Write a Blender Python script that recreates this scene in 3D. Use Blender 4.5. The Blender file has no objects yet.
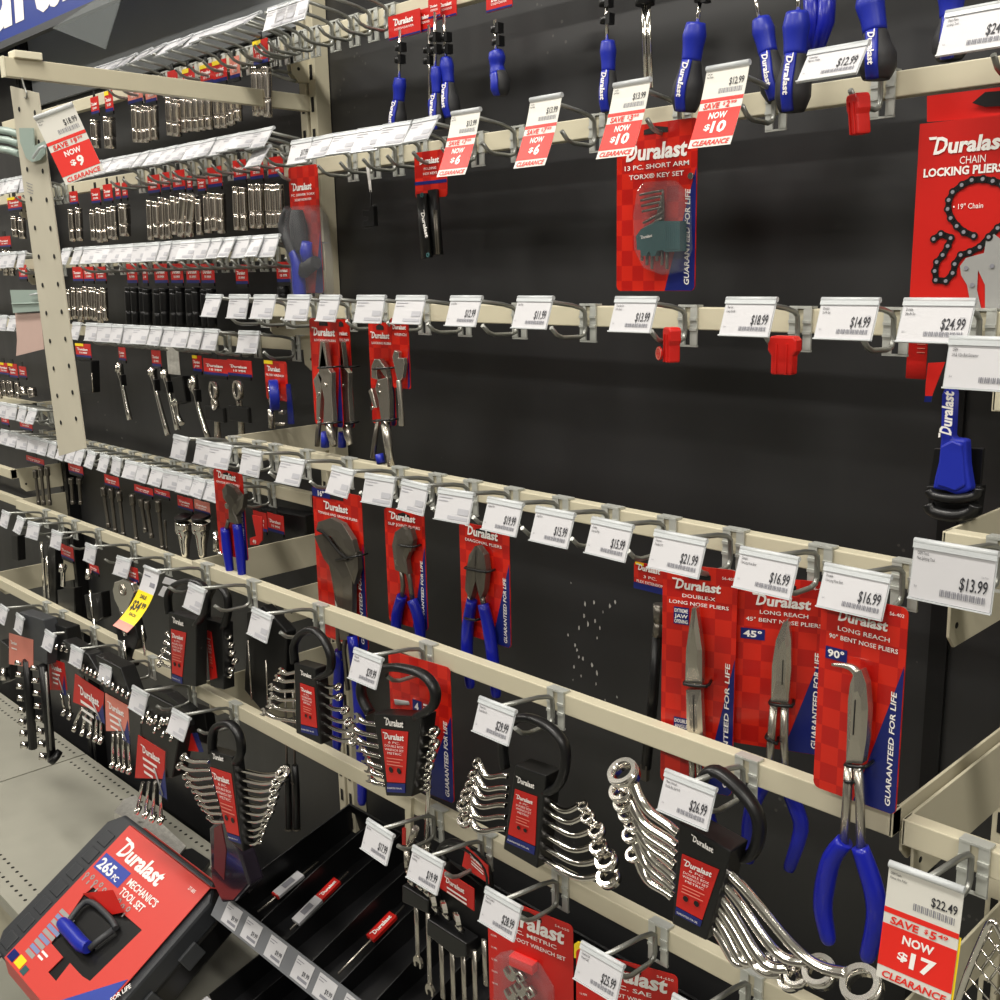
import bpy, bmesh, math, random
from mathutils import Vector, Matrix
random.seed(7)
SC = bpy.context.scene
COL = SC.collection
# ------------------------------------------------------------------ camera
FPX = 1068.84
CF = Vector((-0.70328768, 0.6785895, -0.21190264))
CR = Vector((0.69739322, 0.71639759, -0.02042527))
CD = Vector((0.13794617, -0.16214431, -0.97707731))
CAM = Vector((0, -1.13, 1.45))          # the back panel is the plane y = 0
cd = bpy.data.cameras.new('camera'); cam = bpy.data.objects.new('camera', cd); COL.objects.link(cam)
cd.sensor_width = 36; cd.lens = FPX / 1000 * 36; cd.clip_start = 0.02; cd.clip_end = 50
m = Matrix.Identity(4)
for i in range(3):
    m[i][0] = CR[i]; m[i][1] = -CD[i]; m[i][2] = -CF[i]; m[i][3] = CAM[i]
cam.matrix_world = m
SC.camera = cam

def ray(x, y): return CF * FPX + CR * (x - 500) + CD * (y - 500)
def P(x, y, Y):                         # point on the plane Y metres in front of the lens plane-parallel to the wall
    d = ray(x, y); return CAM + d * (Y / d.y)
def PX(x, y, X):
    d = ray(x, y); return CAM + d * (X / d.x)
def Xat(px, Y, z):                      # X of the point seen at column px with depth Y, world height z
    w = Vector((0, Y, z - CAM.z)); k = (px - 500) / FPX
    return (k * w.dot(CF) - w.dot(CR)) / (CR.x - k * CF.x)

# ------------------------------------------------------------------ materials
def lin(c): 
    return tuple(((v / 255) / 12.92 if v / 255 <= .04045 else ((v / 255 + .055) / 1.055) ** 2.4) for v in c) + (1,)
def mat(name, rgb, rough=.5, metal=0, var=.06, scale=30, bump=0, trans=0, alpha=1, coat=0, spec=.5, emit=None, ior=1.45):
    m = bpy.data.materials.new(name); m.use_nodes = True; nt = m.node_tree; b = nt.nodes['Principled BSDF']
    tc = nt.nodes.new('ShaderNodeTexCoord'); nz = nt.nodes.new('ShaderNodeTexNoise'); nz.inputs['Scale'].default_value = scale
    nz.inputs['Detail'].default_value = 4
    nt.links.new(tc.outputs['Object'], nz.inputs['Vector'])
    mx = nt.nodes.new('ShaderNodeMix'); mx.data_type = 'RGBA'
    c = lin(rgb)
    mx.inputs[6].default_value = tuple(min(1, v * (1 + var)) for v in c[:3]) + (1,)
    mx.inputs[7].default_value = tuple(v * (1 - var) for v in c[:3]) + (1,)
    nt.links.new(nz.outputs['Fac'], mx.inputs[0]); nt.links.new(mx.outputs[2], b.inputs['Base Color'])
    b.inputs['Roughness'].default_value = rough; b.inputs['Metallic'].default_value = metal
    b.inputs['Specular IOR Level'].default_value = spec; b.inputs['IOR'].default_value = ior
    b.inputs['Transmission Weight'].default_value = trans; b.inputs['Alpha'].default_value = alpha
    b.inputs['Coat Weight'].default_value = coat
    if bump:
        bp = nt.nodes.new('ShaderNodeBump'); bp.inputs['Strength'].default_value = bump; bp.inputs['Distance'].default_value = .002
        nt.links.new(nz.outputs['Fac'], bp.inputs['Height']); nt.links.new(bp.outputs['Normal'], b.inputs['Normal'])
    if emit:
        b.inputs['Emission Color'].default_value = lin(rgb); b.inputs['Emission Strength'].default_value = emit
    return m
M = {}
M['cream'] = mat('cream_paint', (197, 190, 166), .42, var=.05, scale=12)
M['creamd'] = mat('worn_cream_paint', (178, 172, 152), .5, var=.1, scale=25)
M['hole'] = mat('dark_hole', (22, 20, 18), .8)
M['zinc'] = mat('zinc_plate', (196, 198, 192), .38, .45, var=.12, scale=60)
M['wire'] = mat('grey_wire', (150, 151, 146), .36, .75, var=.12, scale=40)
M['chrome'] = mat('chrome', (232, 228, 222), .13, 1, var=.04)
M['satin'] = mat('satin_steel', (190, 184, 174), .27, .9, var=.1, scale=50)
M['dsteel'] = mat('dark_steel', (118, 113, 105), .32, .8, var=.12, scale=50)
M['black'] = mat('black_plastic', (17, 17, 18), .36, var=.1, scale=40)
M['dgrey'] = mat('dark_grey_plastic', (58, 60, 63), .5, var=.08, scale=40)
M['blueh'] = mat('blue_grip', (28, 42, 158), .38, var=.06)
M['bluet'] = mat('blue_dipped_grip', (22, 30, 150), .28, var=.05)
M['rubber'] = mat('charcoal_rubber', (44, 44, 46), .6, var=.08)
M['white'] = mat('white_ink', (238, 234, 230), .5, var=.02)
M['inkl'] = mat('light_grey_ink', (172, 172, 178), .6)
M['paper'] = mat('white_paper', (198, 197, 200), .45, var=.02)
M['paperw'] = mat('warm_white_paper', (210, 208, 200), .45, var=.02)
M['ink'] = mat('black_ink', (42, 42, 48), .6)
M['inkg'] = mat('grey_ink', (128, 128, 136), .6)
M['redp'] = mat('red_paper', (218, 40, 30), .45, var=.02)
M['navy'] = mat('navy_print', (24, 34, 104), .3, var=.05)
M['yellow'] = mat('yellow_paper', (240, 210, 30), .45, var=.03)
M['pink'] = mat('faded_red_print', (214, 128, 112), .4, var=.08)
M['pinkp'] = mat('pale_pink_paper', (196, 168, 158), .6, var=.04)
M['redcap'] = mat('red_plastic', (212, 36, 30), .35, var=.05)
M['teal'] = mat('dark_green_plastic', (44, 84, 86), .45, var=.05)
M['tealc'] = mat('pale_green_plastic', (150, 166, 158), .35, var=.04)
M['frost'] = mat('frosted_clear_plastic', (214, 218, 220), .25, trans=.0, alpha=.72)
M['clear'] = mat('clear_plastic', (150, 152, 156), .06, trans=0, alpha=.14, spec=1.0)
M['foil'] = mat('crumpled_foil', (215, 212, 205), .3, .5, var=.35, scale=90, bump=1.0)
M['signb'] = mat('blue_sign', (48, 66, 140), .3, var=.04)
M['greyst'] = mat('grey_strip', (112, 114, 118), .45)
M['orange'] = mat('orange_print', (226, 150, 60), .5)
M['blister'] = mat('smoked_blister', (40, 34, 44), .12, coat=.5)
M['maroon'] = mat('maroon_print', (96, 30, 34), .3)
M['sleeve'] = mat('glossy_red_sleeve', (204, 66, 58), .42, var=.04, scale=8, coat=.15)
M['navyl'] = mat('blue_sleeve_print', (60, 76, 160), .3)
M['dgrey2'] = mat('charcoal_case', (46, 48, 52), .42, var=.05)
M['greyb'] = mat('blue_grey_print', (120, 136, 176), .4)
M['chip'] = mat('bare_chip', (176, 174, 168), .6)
M['sockm'] = mat('socket_chrome', (226, 218, 210), .18, 1, var=.05)
M['strip'] = mat('strip_paint', (196, 190, 172), .4, var=.08, scale=18)
M['creaml'] = mat('light_cream_plastic', (222, 216, 192), .4)
M['sheengrey'] = mat('sheen_grey', (158, 162, 166), .3, var=.15, scale=3)  # pale grey carries the upper panel's sheen, lightened against the sign's shadow
M['clearg'] = mat('cloudy_plastic', (150, 156, 156), .3, alpha=.22)
M['tray'] = mat('black_tray', (18, 18, 20), .36, var=.1)
def redcard():
    m = mat('red_card', (206, 34, 22), .3, coat=.2); nt = m.node_tree; b = nt.nodes['Principled BSDF']
    tc = nt.nodes['Texture Coordinate']; mp = nt.nodes.new('ShaderNodeMapping'); mp.inputs['Scale'].default_value = (62, 0, 58)
    mp.inputs['Rotation'].default_value = (0, 0.0, 0)
    ck = nt.nodes.new('ShaderNodeTexChecker'); ck.inputs['Scale'].default_value = 1
    mp.inputs['Location'].default_value = (.01, .5, .01)
    ck.inputs['Color1'].default_value = lin((200, 36, 20)); ck.inputs['Color2'].default_value = lin((176, 22, 16))
    nt.links.new(tc.outputs['Object'], mp.inputs['Vector']); nt.links.new(mp.outputs[0], ck.inputs['Vector'])
    nt.links.new(ck.outputs[0], b.inputs['Base Color']); return m
M['greyp'] = mat('printed_grey', (150, 150, 148), .4)
M['red'] = redcard()
M['redd'] = mat('plain_red_card', (192, 30, 24), .32, var=.04)
def panelmat():
    m = mat('black_panel', (38, 38, 39), .4, spec=.75, var=.5, scale=3.0); nt = m.node_tree; b = nt.nodes['Principled BSDF']
    tc = nt.nodes['Texture Coordinate']
    v = nt.nodes.new('ShaderNodeTexVoronoi'); v.inputs['Scale'].default_value = 75
    sp = nt.nodes.new('ShaderNodeMath'); sp.operation = 'LESS_THAN'; sp.inputs[1].default_value = .17
    n2 = nt.nodes.new('ShaderNodeTexNoise'); n2.inputs['Scale'].default_value = 5.0; n2.inputs['Detail'].default_value = 1
    g2 = nt.nodes.new('ShaderNodeMath'); g2.operation = 'GREATER_THAN'; g2.inputs[1].default_value = .68
    ml = nt.nodes.new('ShaderNodeMath'); ml.operation = 'MULTIPLY'
    nt.links.new(tc.outputs['Object'], v.inputs['Vector']); nt.links.new(tc.outputs['Object'], n2.inputs['Vector'])
    nt.links.new(v.outputs['Distance'], sp.inputs[0]); nt.links.new(n2.outputs['Fac'], g2.inputs[0])
    nt.links.new(sp.outputs[0], ml.inputs[0]); nt.links.new(g2.outputs[0], ml.inputs[1])
    old = b.inputs['Base Color'].links[0].from_socket
    mx = nt.nodes.new('ShaderNodeMix'); mx.data_type = 'RGBA'; nt.links.new(ml.outputs[0], mx.inputs[0])
    nt.links.new(old, mx.inputs[6]); mx.inputs[7].default_value = lin((70, 69, 66)); nt.links.new(mx.outputs[2], b.inputs['Base Color'])
    # faint vertical wipe marks in the gloss
    mp = nt.nodes.new('ShaderNodeMapping'); mp.inputs['Scale'].default_value = (9, 1, 1.2)
    n3 = nt.nodes.new('ShaderNodeTexNoise'); n3.inputs['Scale'].default_value = 2.5; n3.inputs['Detail'].default_value = 5
    nt.links.new(tc.outputs['Object'], mp.inputs[0]); nt.links.new(mp.outputs[0], n3.inputs['Vector'])
    mr = nt.nodes.new('ShaderNodeMapRange'); mr.inputs[3].default_value = .30; mr.inputs[4].default_value = .46
    nt.links.new(n3.outputs['Fac'], mr.inputs[0]); nt.links.new(mr.outputs[0], b.inputs['Roughness'])
    return m
M['panel'] = panelmat()

# ------------------------------------------------------------------ mesh builder
class Fr:
    """flat frame: origin o, right u, up v, outward n"""
    def __init__(s, o, u=(1, 0, 0), v=(0, 0, 1)):
        s.o = Vector(o); s.u = Vector(u).normalized(); s.v = Vector(v).normalized(); s.n = s.u.cross(s.v).normalized()
    def __call__(s, a, b, c=0): return s.o + s.u * a + s.v * b + s.n * c
    def hit(s, x, y, c=0):
        d = ray(x, y); o = s.o + s.n * c; t = (o - CAM).dot(s.n) / d.dot(s.n); q = CAM + d * t - o
        return q.dot(s.u), q.dot(s.v)
    def flat(s): return s
class PathFr:
    """frame that follows a bulging path: a = distance along it"""
    def __init__(s, pts, n): s.p = [Vector(q) for q in pts]; s.n = Vector(n).normalized(); s.L = sum((s.p[i + 1] - s.p[i]).length for i in range(len(s.p) - 1))
    def __call__(s, a, b, c=0):
        i = 0; d = a
        while i < len(s.p) - 2 and d > (s.p[i + 1] - s.p[i]).length: d -= (s.p[i + 1] - s.p[i]).length; i += 1
        u = (s.p[i + 1] - s.p[i]).normalized(); v = s.n.cross(u).normalized()
        return s.p[i] + u * d + v * b + v.cross(u) * -c
class Bend:
    """frame curved about its right axis: s metres below the top edge it has tilted by t0 + k s"""
    def __init__(s, o, t0, k, u=(1, 0, 0)):
        s.o = Vector(o); s.u = Vector(u).normalized(); s.t0 = t0; s.k = k; s.q = Vector((0, 0, 1)).cross(s.u) * -1
    def __call__(s, a, b, c=0):
        th = s.t0 - s.k * b
        y = (math.cos(s.t0) - math.cos(th)) / s.k; z = -(math.sin(th) - math.sin(s.t0)) / s.k
        q = s.q
        return s.o + s.u * a + q * (y + c * math.cos(th)) + Vector((0, 0, 1)) * (z + c * math.sin(th))

_tc = {}
def tgeo(s, bold):
    k = (s, bold)
    if k in _tc: return _tc[k]
    c = bpy.data.curves.new('t', 'FONT'); c.body = s; c.resolution_u = 2; c.offset = bold; c.size = 1
    o = bpy.data.objects.new('t', c); COL.objects.link(o)
    bpy.context.view_layer.update()
    me = o.evaluated_get(bpy.context.evaluated_depsgraph_get()).to_mesh()
    vs = [(v.co.x, v.co.y) for v in me.vertices]; fs = [tuple(p.vertices) for p in me.polygons]
    bpy.data.objects.remove(o); bpy.data.curves.remove(c)
    if vs:
        x0 = min(v[0] for v in vs); x1 = max(v[0] for v in vs)
        vs = [(v[0] - x0, v[1] / .73) for v in vs]; w = x1 - x0
    else: w = 1
    _tc[k] = (vs, fs, w); return _tc[k]

class MB:
    def __init__(s): s.v = []; s.f = []; s.m = []; s.s = []
    def face(s, ids, m=0, sm=False): s.f.append(tuple(ids)); s.m.append(m); s.s.append(sm)
    def add(s, vs, fs, m=0, sm=False):
        k = len(s.v); s.v += [Vector(v) for v in vs]
        for f in fs: s.face([i + k for i in f], m, sm)
    def box8(s, q, m=0): s.add(q, [(0, 1, 2, 3), (7, 6, 5, 4), (0, 4, 5, 1), (1, 5, 6, 2), (2, 6, 7, 3), (3, 7, 4, 0)], m)
    def box(s, fr, a0, a1, b0, b1, c0, c1, m=0):
        s.box8([fr(a0, b0, c1), fr(a1, b0, c1), fr(a1, b1, c1), fr(a0, b1, c1), fr(a0, b0, c0), fr(a1, b0, c0), fr(a1, b1, c0), fr(a0, b1, c0)], m)
    def quad(s, fr, a0, a1, b0, b1, c, m=0, n=1):
        for i in range(n):
            p = b0 + (b1 - b0) * i / n; q = b0 + (b1 - b0) * (i + 1) / n
            s.add([fr(a0, p, c), fr(a1, p, c), fr(a1, q, c), fr(a0, q, c)], [(0, 1, 2, 3)], m)
    def prism(s, pts, off, m=0, side=None, sm=False):
        n = len(pts); pts = [Vector(p) for p in pts]; off = Vector(off)
        s.add(pts + [p + off for p in pts], [tuple(range(n)), tuple(range(2 * n - 1, n - 1, -1))], m)
        k = len(s.v) - 2 * n
        for i in range(n): s.face([k + i, k + n + i, k + n + (i + 1) % n, k + (i + 1) % n], m if side is None else side, sm)
    def pprism(s, px, Y, th, m=0):      # outline in picture columns/rows lying on depth plane Y, with real thickness going back
        s.prism([P(x, y, Y) for x, y in px], (0, th, 0), m)
    def poly(s, fr, ab, c, m=0): s.add([fr(a, b, c) for a, b in ab], [tuple(range(len(ab)))], m)
    def tube(s, pts, r, n=8, m=0, flat=1, closed=False, cap=True, fdir=None, sm=True):
        pts = [Vector(p) for p in pts]; N = len(pts)
        rr = list(r) if isinstance(r, (list, tuple)) else [r] * N
        if sm and 4 <= N <= 16 and not closed:
            P2, R2 = [], []
            for i in range(N - 1):
                p0, p1, p2, p3 = pts[max(i - 1, 0)], pts[i], pts[i + 1], pts[min(i + 2, N - 1)]
                for j in range(3):
                    t = j / 3; P2.append(.5 * ((2 * p1) + (p2 - p0) * t + (2 * p0 - 5 * p1 + 4 * p2 - p3) * t * t + (3 * p1 - p0 - 3 * p2 + p3) * t ** 3)); R2.append(rr[i] * (1 - t) + rr[i + 1] * t)
            pts, rr = P2 + [pts[-1]], R2 + [rr[-1]]; N = len(pts)
        k = len(s.v); up = None
        for i in range(N):
            if closed: t = pts[(i + 1) % N] - pts[i - 1]
            else: t = pts[min(i + 1, N - 1)] - pts[max(i - 1, 0)]
            t.normalize()
            if fdir is not None:
                e2 = Vector(fdir); e2 = (e2 - t * e2.dot(t)).normalized(); e1 = t.cross(e2)
            else:
                if up is None:
                    up = Vector((0, 0, 1)) if abs(t.z) < .8 else Vector((0, 1, 0))
                e1 = t.cross(up).normalized(); e2 = e1.cross(t).normalized(); up = e2
            for j in range(n):
                a = 2 * math.pi * j / n
                s.v.append(pts[i] + e1 * (math.cos(a) * rr[i]) + e2 * (math.sin(a) * rr[i] * flat))
        for i in range(N if closed else N - 1):
            i2 = (i + 1) % N
            for j in range(n): s.face([k + i * n + j, k + i * n + (j + 1) % n, k + i2 * n + (j + 1) % n, k + i2 * n + j], m, True)
        if cap and not closed:
            s.face([k + j for j in range(n)][::-1], m); s.face([k + (N - 1) * n + j for j in range(n)], m)
    def ptube(s, px, Y, r, n=8, m=0, flat=1, **k): s.tube([P(x, y, Y) for x, y in px], r, n, m, flat, fdir=(0, -1, 0) if flat != 1 else None, **k)
    def ring(s, c, ax, ro, ri, h, n=16, m=0, arc=1.0, a0=0):
        c = Vector(c); ax = Vector(ax).normalized(); t = Vector((1, 0, 0)) if abs(ax.x) < .8 else Vector((0, 0, 1))
        e1 = (t - ax * t.dot(ax)).normalized(); e2 = ax.cross(e1); k = len(s.v); full = arc >= 1
        N = n if full else int(n * arc) + 1
        for i in range(N):
            a = a0 + 2 * math.pi * i / n; d = e1 * math.cos(a) + e2 * math.sin(a)
            s.v += [c + d * ro + ax * h / 2, c + d * ro - ax * h / 2, c + d * ri - ax * h / 2, c + d * ri + ax * h / 2]
        for i in range(N if full else N - 1):
            p = k + 4 * i; q = k + 4 * ((i + 1) % N)
            for j in range(4): s.face([p + j, p + (j + 1) % 4, q + (j + 1) % 4, q + j], m, j in (0, 2))
        if not full:
            s.face([k, k + 1, k + 2, k + 3], m); e = k + 4 * (N - 1); s.face([e + 3, e + 2, e + 1, e], m)
    def cyl(s, c0, c1, r0, r1=None, n=12, m=0): s.tube([c0, c1], [r0, r0 if r1 is None else r1], n, m)
    def txt(s, fr, t, a, b, h, m=1, w=None, al='l', rot=0, bold=.0, sh=0, c=.0006, wx=1.0):
        vs, fs, w0 = tgeo(t, bold)
        sx = (w / w0) if w else h * wx * .8
        W = w0 * sx; off = {'l': 0, 'c': -W / 2, 'r': -W}[al]
        cr, sr = math.cos(rot), math.sin(rot); out = []
        for x, y in vs:
            X = x * sx + off + sh * y * h; Y = y * h
            out.append(fr(a + X * cr - Y * sr, b + X * sr + Y * cr, c))
        s.add(out, fs, m)
    def logo(s, fr, a, b, w, m=1, rot=0, c=.0008, h=None):
        """bold slanted wordmark with a bar running off its first capital; a,b = baseline left, w = width"""
        h = h or w * .19
        s.txt(fr, 'D', a + (w * .055) * math.cos(rot), b + (w * .055) * math.sin(rot), h * 1.08, m, w=w * .16, rot=rot, bold=.03, sh=.2, c=c)
        s.txt(fr, 'uralast', a + w * .235 * math.cos(rot), b + w * .235 * math.sin(rot), h * .98, m, w=w * .74, rot=rot, bold=.035, sh=.12, c=c)
        cr, sr = math.cos(rot), math.sin(rot)
        q = [(0, h * .92), (w * .09, h * .92), (w * .09, h * 1.1), (-w * .015, h * 1.1)]
        s.poly(fr, [(a + x * cr - y * sr, b + x * sr + y * cr) for x, y in q], c + .0002, m)
    def build(s, name, mats, parent=None, loc=None, bevel=0, auto=False):
        loc = Vector(loc) if loc is not None else Vector((0, 0, 0))
        me = bpy.data.meshes.new(name)
        me.from_pydata([v - loc for v in s.v], [], s.f)
        for k in (mats if isinstance(mats, (list, tuple)) else [mats]): me.materials.append(M[k])
        me.polygons.foreach_set('material_index', s.m); me.polygons.foreach_set('use_smooth', s.s)
        bm = bmesh.new(); bm.from_mesh(me); bmesh.ops.recalc_face_normals(bm, faces=bm.faces); bm.to_mesh(me); bm.free()
        me.update()
        o = bpy.data.objects.new(name, me); COL.objects.link(o); 
        if parent: o.parent = parent
        else: o.location = loc
        if bevel:
            b = o.modifiers.new('bevel', 'BEVEL'); b.width = bevel; b.segments = 2; b.limit_method = 'ANGLE'; b.angle_limit = .8
        return o

class Thing:
    def __init__(s, name, label, cat, loc, group=None):
        s.o = bpy.data.objects.new(name, None); COL.objects.link(s.o); s.o.location = loc; s.o.empty_display_size = .02
        s.loc = Vector(loc); s.o['label'] = label; s.o['category'] = cat
        if group: s.o['group'] = group
    def part(s, name, mb, mats, parent=None, label=None, bevel=0):
        o = mb.build(name, mats, parent or s.o, s.loc, bevel)
        if label: o['label'] = label
        return o
def single(name, label, cat, mb, mats, group=None, bevel=0, loc=None):
    loc = loc if loc is not None else mb.v[0]
    o = mb.build(name, mats, None, loc, bevel); o['label'] = label; o['category'] = cat
    if group: o['group'] = group
    return o
def struct(name, mb, mats, bevel=0):
    o = mb.build(name, mats, None, None, bevel); o['kind'] = 'structure'; return o
def copy_tree(o, loc, label=None, group=None):
    r = o.copy(); COL.objects.link(r); r.location = loc
    if label: r['label'] = label
    if group: r['group'] = group
    elif 'group' in r: del r['group']
    for ch in o.children:
        c = ch.copy(); COL.objects.link(c); c.parent = r
        for g in ch.children:
            d = g.copy(); COL.objects.link(d); d.parent = c
    return r
WF = Fr((0, 0, 0))          # wall-parallel frame through the world origin

# ------------------------------------------------------------------ setting
X0, X1, XL, XLL, XR = -1.586, -.367, -2.805, -4.024, .852
def blk(name, x0, x1, y0, y1, z0, z1, m, bevel=0):
    b = MB(); b.box8([Vector(p) for p in ((x0, y0, z0), (x1, y0, z0), (x1, y0, z1), (x0, y0, z1), (x0, y1, z0), (x1, y1, z0), (x1, y1, z1), (x0, y1, z1))]); return struct(name, b, m, bevel)
M['floor'] = mat('floor_tile', (128, 128, 118), .35, var=.08, scale=3)
M['ceil'] = mat('ceiling_paint', (214, 214, 210), .8, var=.03, scale=4)
M['wallp'] = mat('wall_paint', (196, 194, 188), .7, var=.05, scale=2)
blk('floor', -7, 3.5, -4.5, .3, -.05, 0, 'floor')
blk('ceiling', -7, 3.5, -4.5, .3, 3.1, 3.2, 'ceil')
blk('wall_right', 3.5, 3.6, -4.5, .3, 0, 3.1, 'wallp')
blk('wall_left', -7.1, -7, -4.5, .3, 0, 3.1, 'wallp')
M['wallf'] = mat('far_wall_paint', (84, 82, 78), .7, var=.3, scale=3)
blk('wall_front', -7, 3.5, -4.6, -4.5, 0, 3.1, 'wallf')
blk('wall_back', -7, 3.5, .2, .3, 0, 3.1, 'wallp')
def panel(a, b, which):
    mb = MB(); mb.box8([Vector(p) for p in ((a, 0, .02), (b, 0, .02), (b, 0, 2.28), (a, 0, 2.28), (a, .02, .02), (b, .02, .02), (b, .02, 2.28), (a, .02, 2.28))])
    single('back_panel', which, 'panel', mb, 'panel')
panel(X0 + .012, X1 - .012, 'large bare black back panel behind the red plier cards')
panel(XL + .012, X0 - .012, 'scuffed black back panel behind the hanging sockets and ratchets')
panel(XLL + .012, XL - .012, 'black back panel at the far left behind the perforated strip')
panel(X1 + .012, XR - .012, 'black back panel at the right edge behind the nut splitter tag')
def upright(x, label, mt='cream'):
    mb = MB()
    for s in (-1, 1):
        mb.box8([Vector(p) for p in ((x + s * .004, -.03, .1), (x + s * .024, -.03, .1), (x + s * .024, -.03, 2.28), (x + s * .004, -.03, 2.28), (x + s * .004, -.001, .1), (x + s * .024, -.001, .1), (x + s * .024, -.001, 2.28), (x + s * .004, -.001, 2.28))])
    for s in (-1, 1):
        z = .15
        while z < 2.25:
            f = Fr((x + s * .014, -.0305, z)); mb.quad(f, -.004, .004, -.012, .012, .0004, 1); z += .0508
    single('shelf_upright', label, 'shelf post', mb, [mt, 'hole'], bevel=.001, loc=(x, 0, .1))
upright(X0, 'cream slotted steel post left of the large bare black panel')
upright(XL, 'dark slotted steel post behind the hanging perforated strip', 'black')
upright(X1, 'cream slotted steel post at the right edge of the photo')
mb = MB(); mb.box8([Vector(p) for p in ((-.482, -.006, .3), (-.462, -.006, .3), (-.462, -.006, 1.40), (-.482, -.006, 1.40), (-.482, 0, .3), (-.462, 0, .3), (-.462, 0, 1.40), (-.482, 0, 1.40))])
single('seam_strip', 'narrow black strip running down the panel right of the 90 degree pliers', 'trim strip', mb, 'black')

# base decks
def deck(xa, xb, z, label, step=0):
    mb = MB(); y0, y1 = -.475, -.05
    mb.box8([Vector(p) for p in ((xa, y0, z - .03), (xb, y0, z - .03), (xb, y0, z), (xa, y0, z), (xa, y1, z - .03), (xb, y1, z - .03), (xb, y1, z), (xa, y1, z))])
    up = Fr((0, 0, z), (1, 0, 0), (0, 1, 0))
    for yy in (y1 - .02, y1 - .05, y0 + .03, y0 + .06):
        x = xa + .02
        while x < xb - .01:
            mb.ring(up(x, yy, .0003), (0, 0, 1), .0042, 0, .0005, 6, 1); x += .0254
    single('base_shelf', label, 'shelf', mb, ['deck', 'hole'], loc=(xa, y0, z))
    mb = MB(); mb.box8([Vector(p) for p in ((xa, y0 + .01, 0), (xb, y0 + .01, 0), (xb, y0 + .01, z - .03), (xa, y0 + .01, z - .03), (xa, y0 + .03, 0), (xb, y0 + .03, 0), (xb, y0 + .03, z - .03), (xa, y0 + .03, z - .03))])
    return mb
M['deck'] = mat('grey_base_paint', (160, 158, 146), .38, var=.22, scale=6)
k1 = deck(XL + .003, X0 - .003, .15, 'grey perforated base shelf under the black toolbox')
k1.build('kick_plate', 'creamd')['kind'] = 'structure'; bpy.data.objects['kick_plate'].name = 'trim_1'
k2 = deck(XLL, XL - .003, .15, 'grey perforated base shelf at the lower left corner')
k2.build('trim_2', 'creamd')['kind'] = 'structure'

# ------------------------------------------------------------------ crossbars
RAIL = {}
def crossbar(key, xa, xb, Y, zt, label, drop=.062, ends=(1, 1)):
    y = Y - 1.13; z = zt + 1.45; RAIL[key] = (Y, z)
    t = Thing('crossbar', label, 'display rail', (xa, y, z - .025))
    mb = MB(); mb.box8([Vector(p) for p in ((xa, y, z - .024), (xb, y, z - .024), (xb, y, z), (xa, y, z), (xa, y + .016, z - .024), (xb, y + .016, z - .024), (xb, y + .016, z), (xa, y + .016, z))])
    t.part('bar', mb, 'cream', bevel=.0012)
    for e, xx in ((0, xa), (1, xb - .003)):
        if ends[e]:
            mb = MB()
            pr = [(y, z), (-.001, z), (-.001, z - drop), (y + .034, z - drop), (y + .022, z - drop + .012), (y + .020, z - .024), (y, z - .024)]
            mb.prism([(xx, p, q) for p, q in pr], (.003, 0, 0))
            # folded top lip and a rivet
            f = Fr((xx + .0015, y + .035, z - drop + .02), (0, 1, 0), (0, 0, 1))
            mb.ring(f(0, 0, 0), (1, 0, 0), .003, 0, .0045, 8, 1)
            t.part('arm', mb, ['cream', 'hole'], bevel=.0006)
    return t
g = .004
crossbar('Z', X0 + g, X1 - g, 1.045, .372, 'cream rail at the top edge holding the screwdrivers')
crossbar('A', X0 + g, X1 - g, 1.04, .178, 'cream rail with the clearance strips above the torx key card', .05)
crossbar('B', X0 + g, X1 - g, .973, -.046, 'cream rail crossing above the large empty black area')
crossbar('C', X0 + g, X1 - g, .895, -.264, 'cream rail above the red long nose plier cards', .05)
crossbar('D', X0 + g, X1 - g, .817, -.461, 'cream rail running below the red plier cards', .058)
crossbar('E', X0 + g, X1 - g, .805, -.675, 'lowest cream rail holding the crowfoot wrench cards', .066)
crossbar('a', XL + g, X0 - g, 1.045, .372, 'cream rail of the top socket row, left bay')
crossbar('b', XL + g, X0 - g, 1.045, .205, 'cream rail of the second socket row, left bay')
crossbar('c', XL + g, X0 - g, 1.045, .045, 'cream rail of the third row over the small red headers, left bay')
crossbar('d', XL + g, X0 - g, 1.045, -.108, 'cream rail over the ratchets, left bay')
crossbar('e', XL + g, X0 - g, 1.062, -.390, 'cream rail over the socket extensions, left bay')
crossbar('f', XL + g, X0 - g, .971, -.556, 'cream rail with the yellow tag, left bay')
crossbar('h', XL + g, X0 - g, .885, -.735, 'lowest cream rail of the left bay over the toolbox')
crossbar('b2', XLL + g, XL - g, 1.045, .205, 'cream rail at the far left behind the clear hanging hook')
crossbar('c2', XLL + g, XL - g, 1.045, .045, 'cream rail at the far left behind the strip, third row')
crossbar('d2', XLL + g, XL - g, 1.045, -.10, 'cream rail at the far left beside the pale pink tag')
crossbar('e2', XLL + g, XL - g, 1.045, -.314, 'cream rail at the far left above the dense tag row', .04)
crossbar('f2', XLL + g, XL - g, .971, -.479, 'cream rail at the far left below the dense tag row')
crossbar('h2', XLL + g, XL - g, 1.087, -.617, 'cream rail at the far left edge over the black cases', .07)
crossbar('A3', X1 + g, XR - g, 1.04, .19, 'cream rail at the top right corner')
crossbar('B3', X1 + g, XR - g, .94, -.105, 'cream rail at the right edge beside the blue pry bar', .035)
crossbar('C3', X1 + g, XR - g, .858, -.220, 'cream rail behind the $13.99 nut splitter tag', .11)
crossbar('D3', X1 + g, XR - g, .817, -.464, 'cream rail holding the $17 clearance strip', .072)

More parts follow.
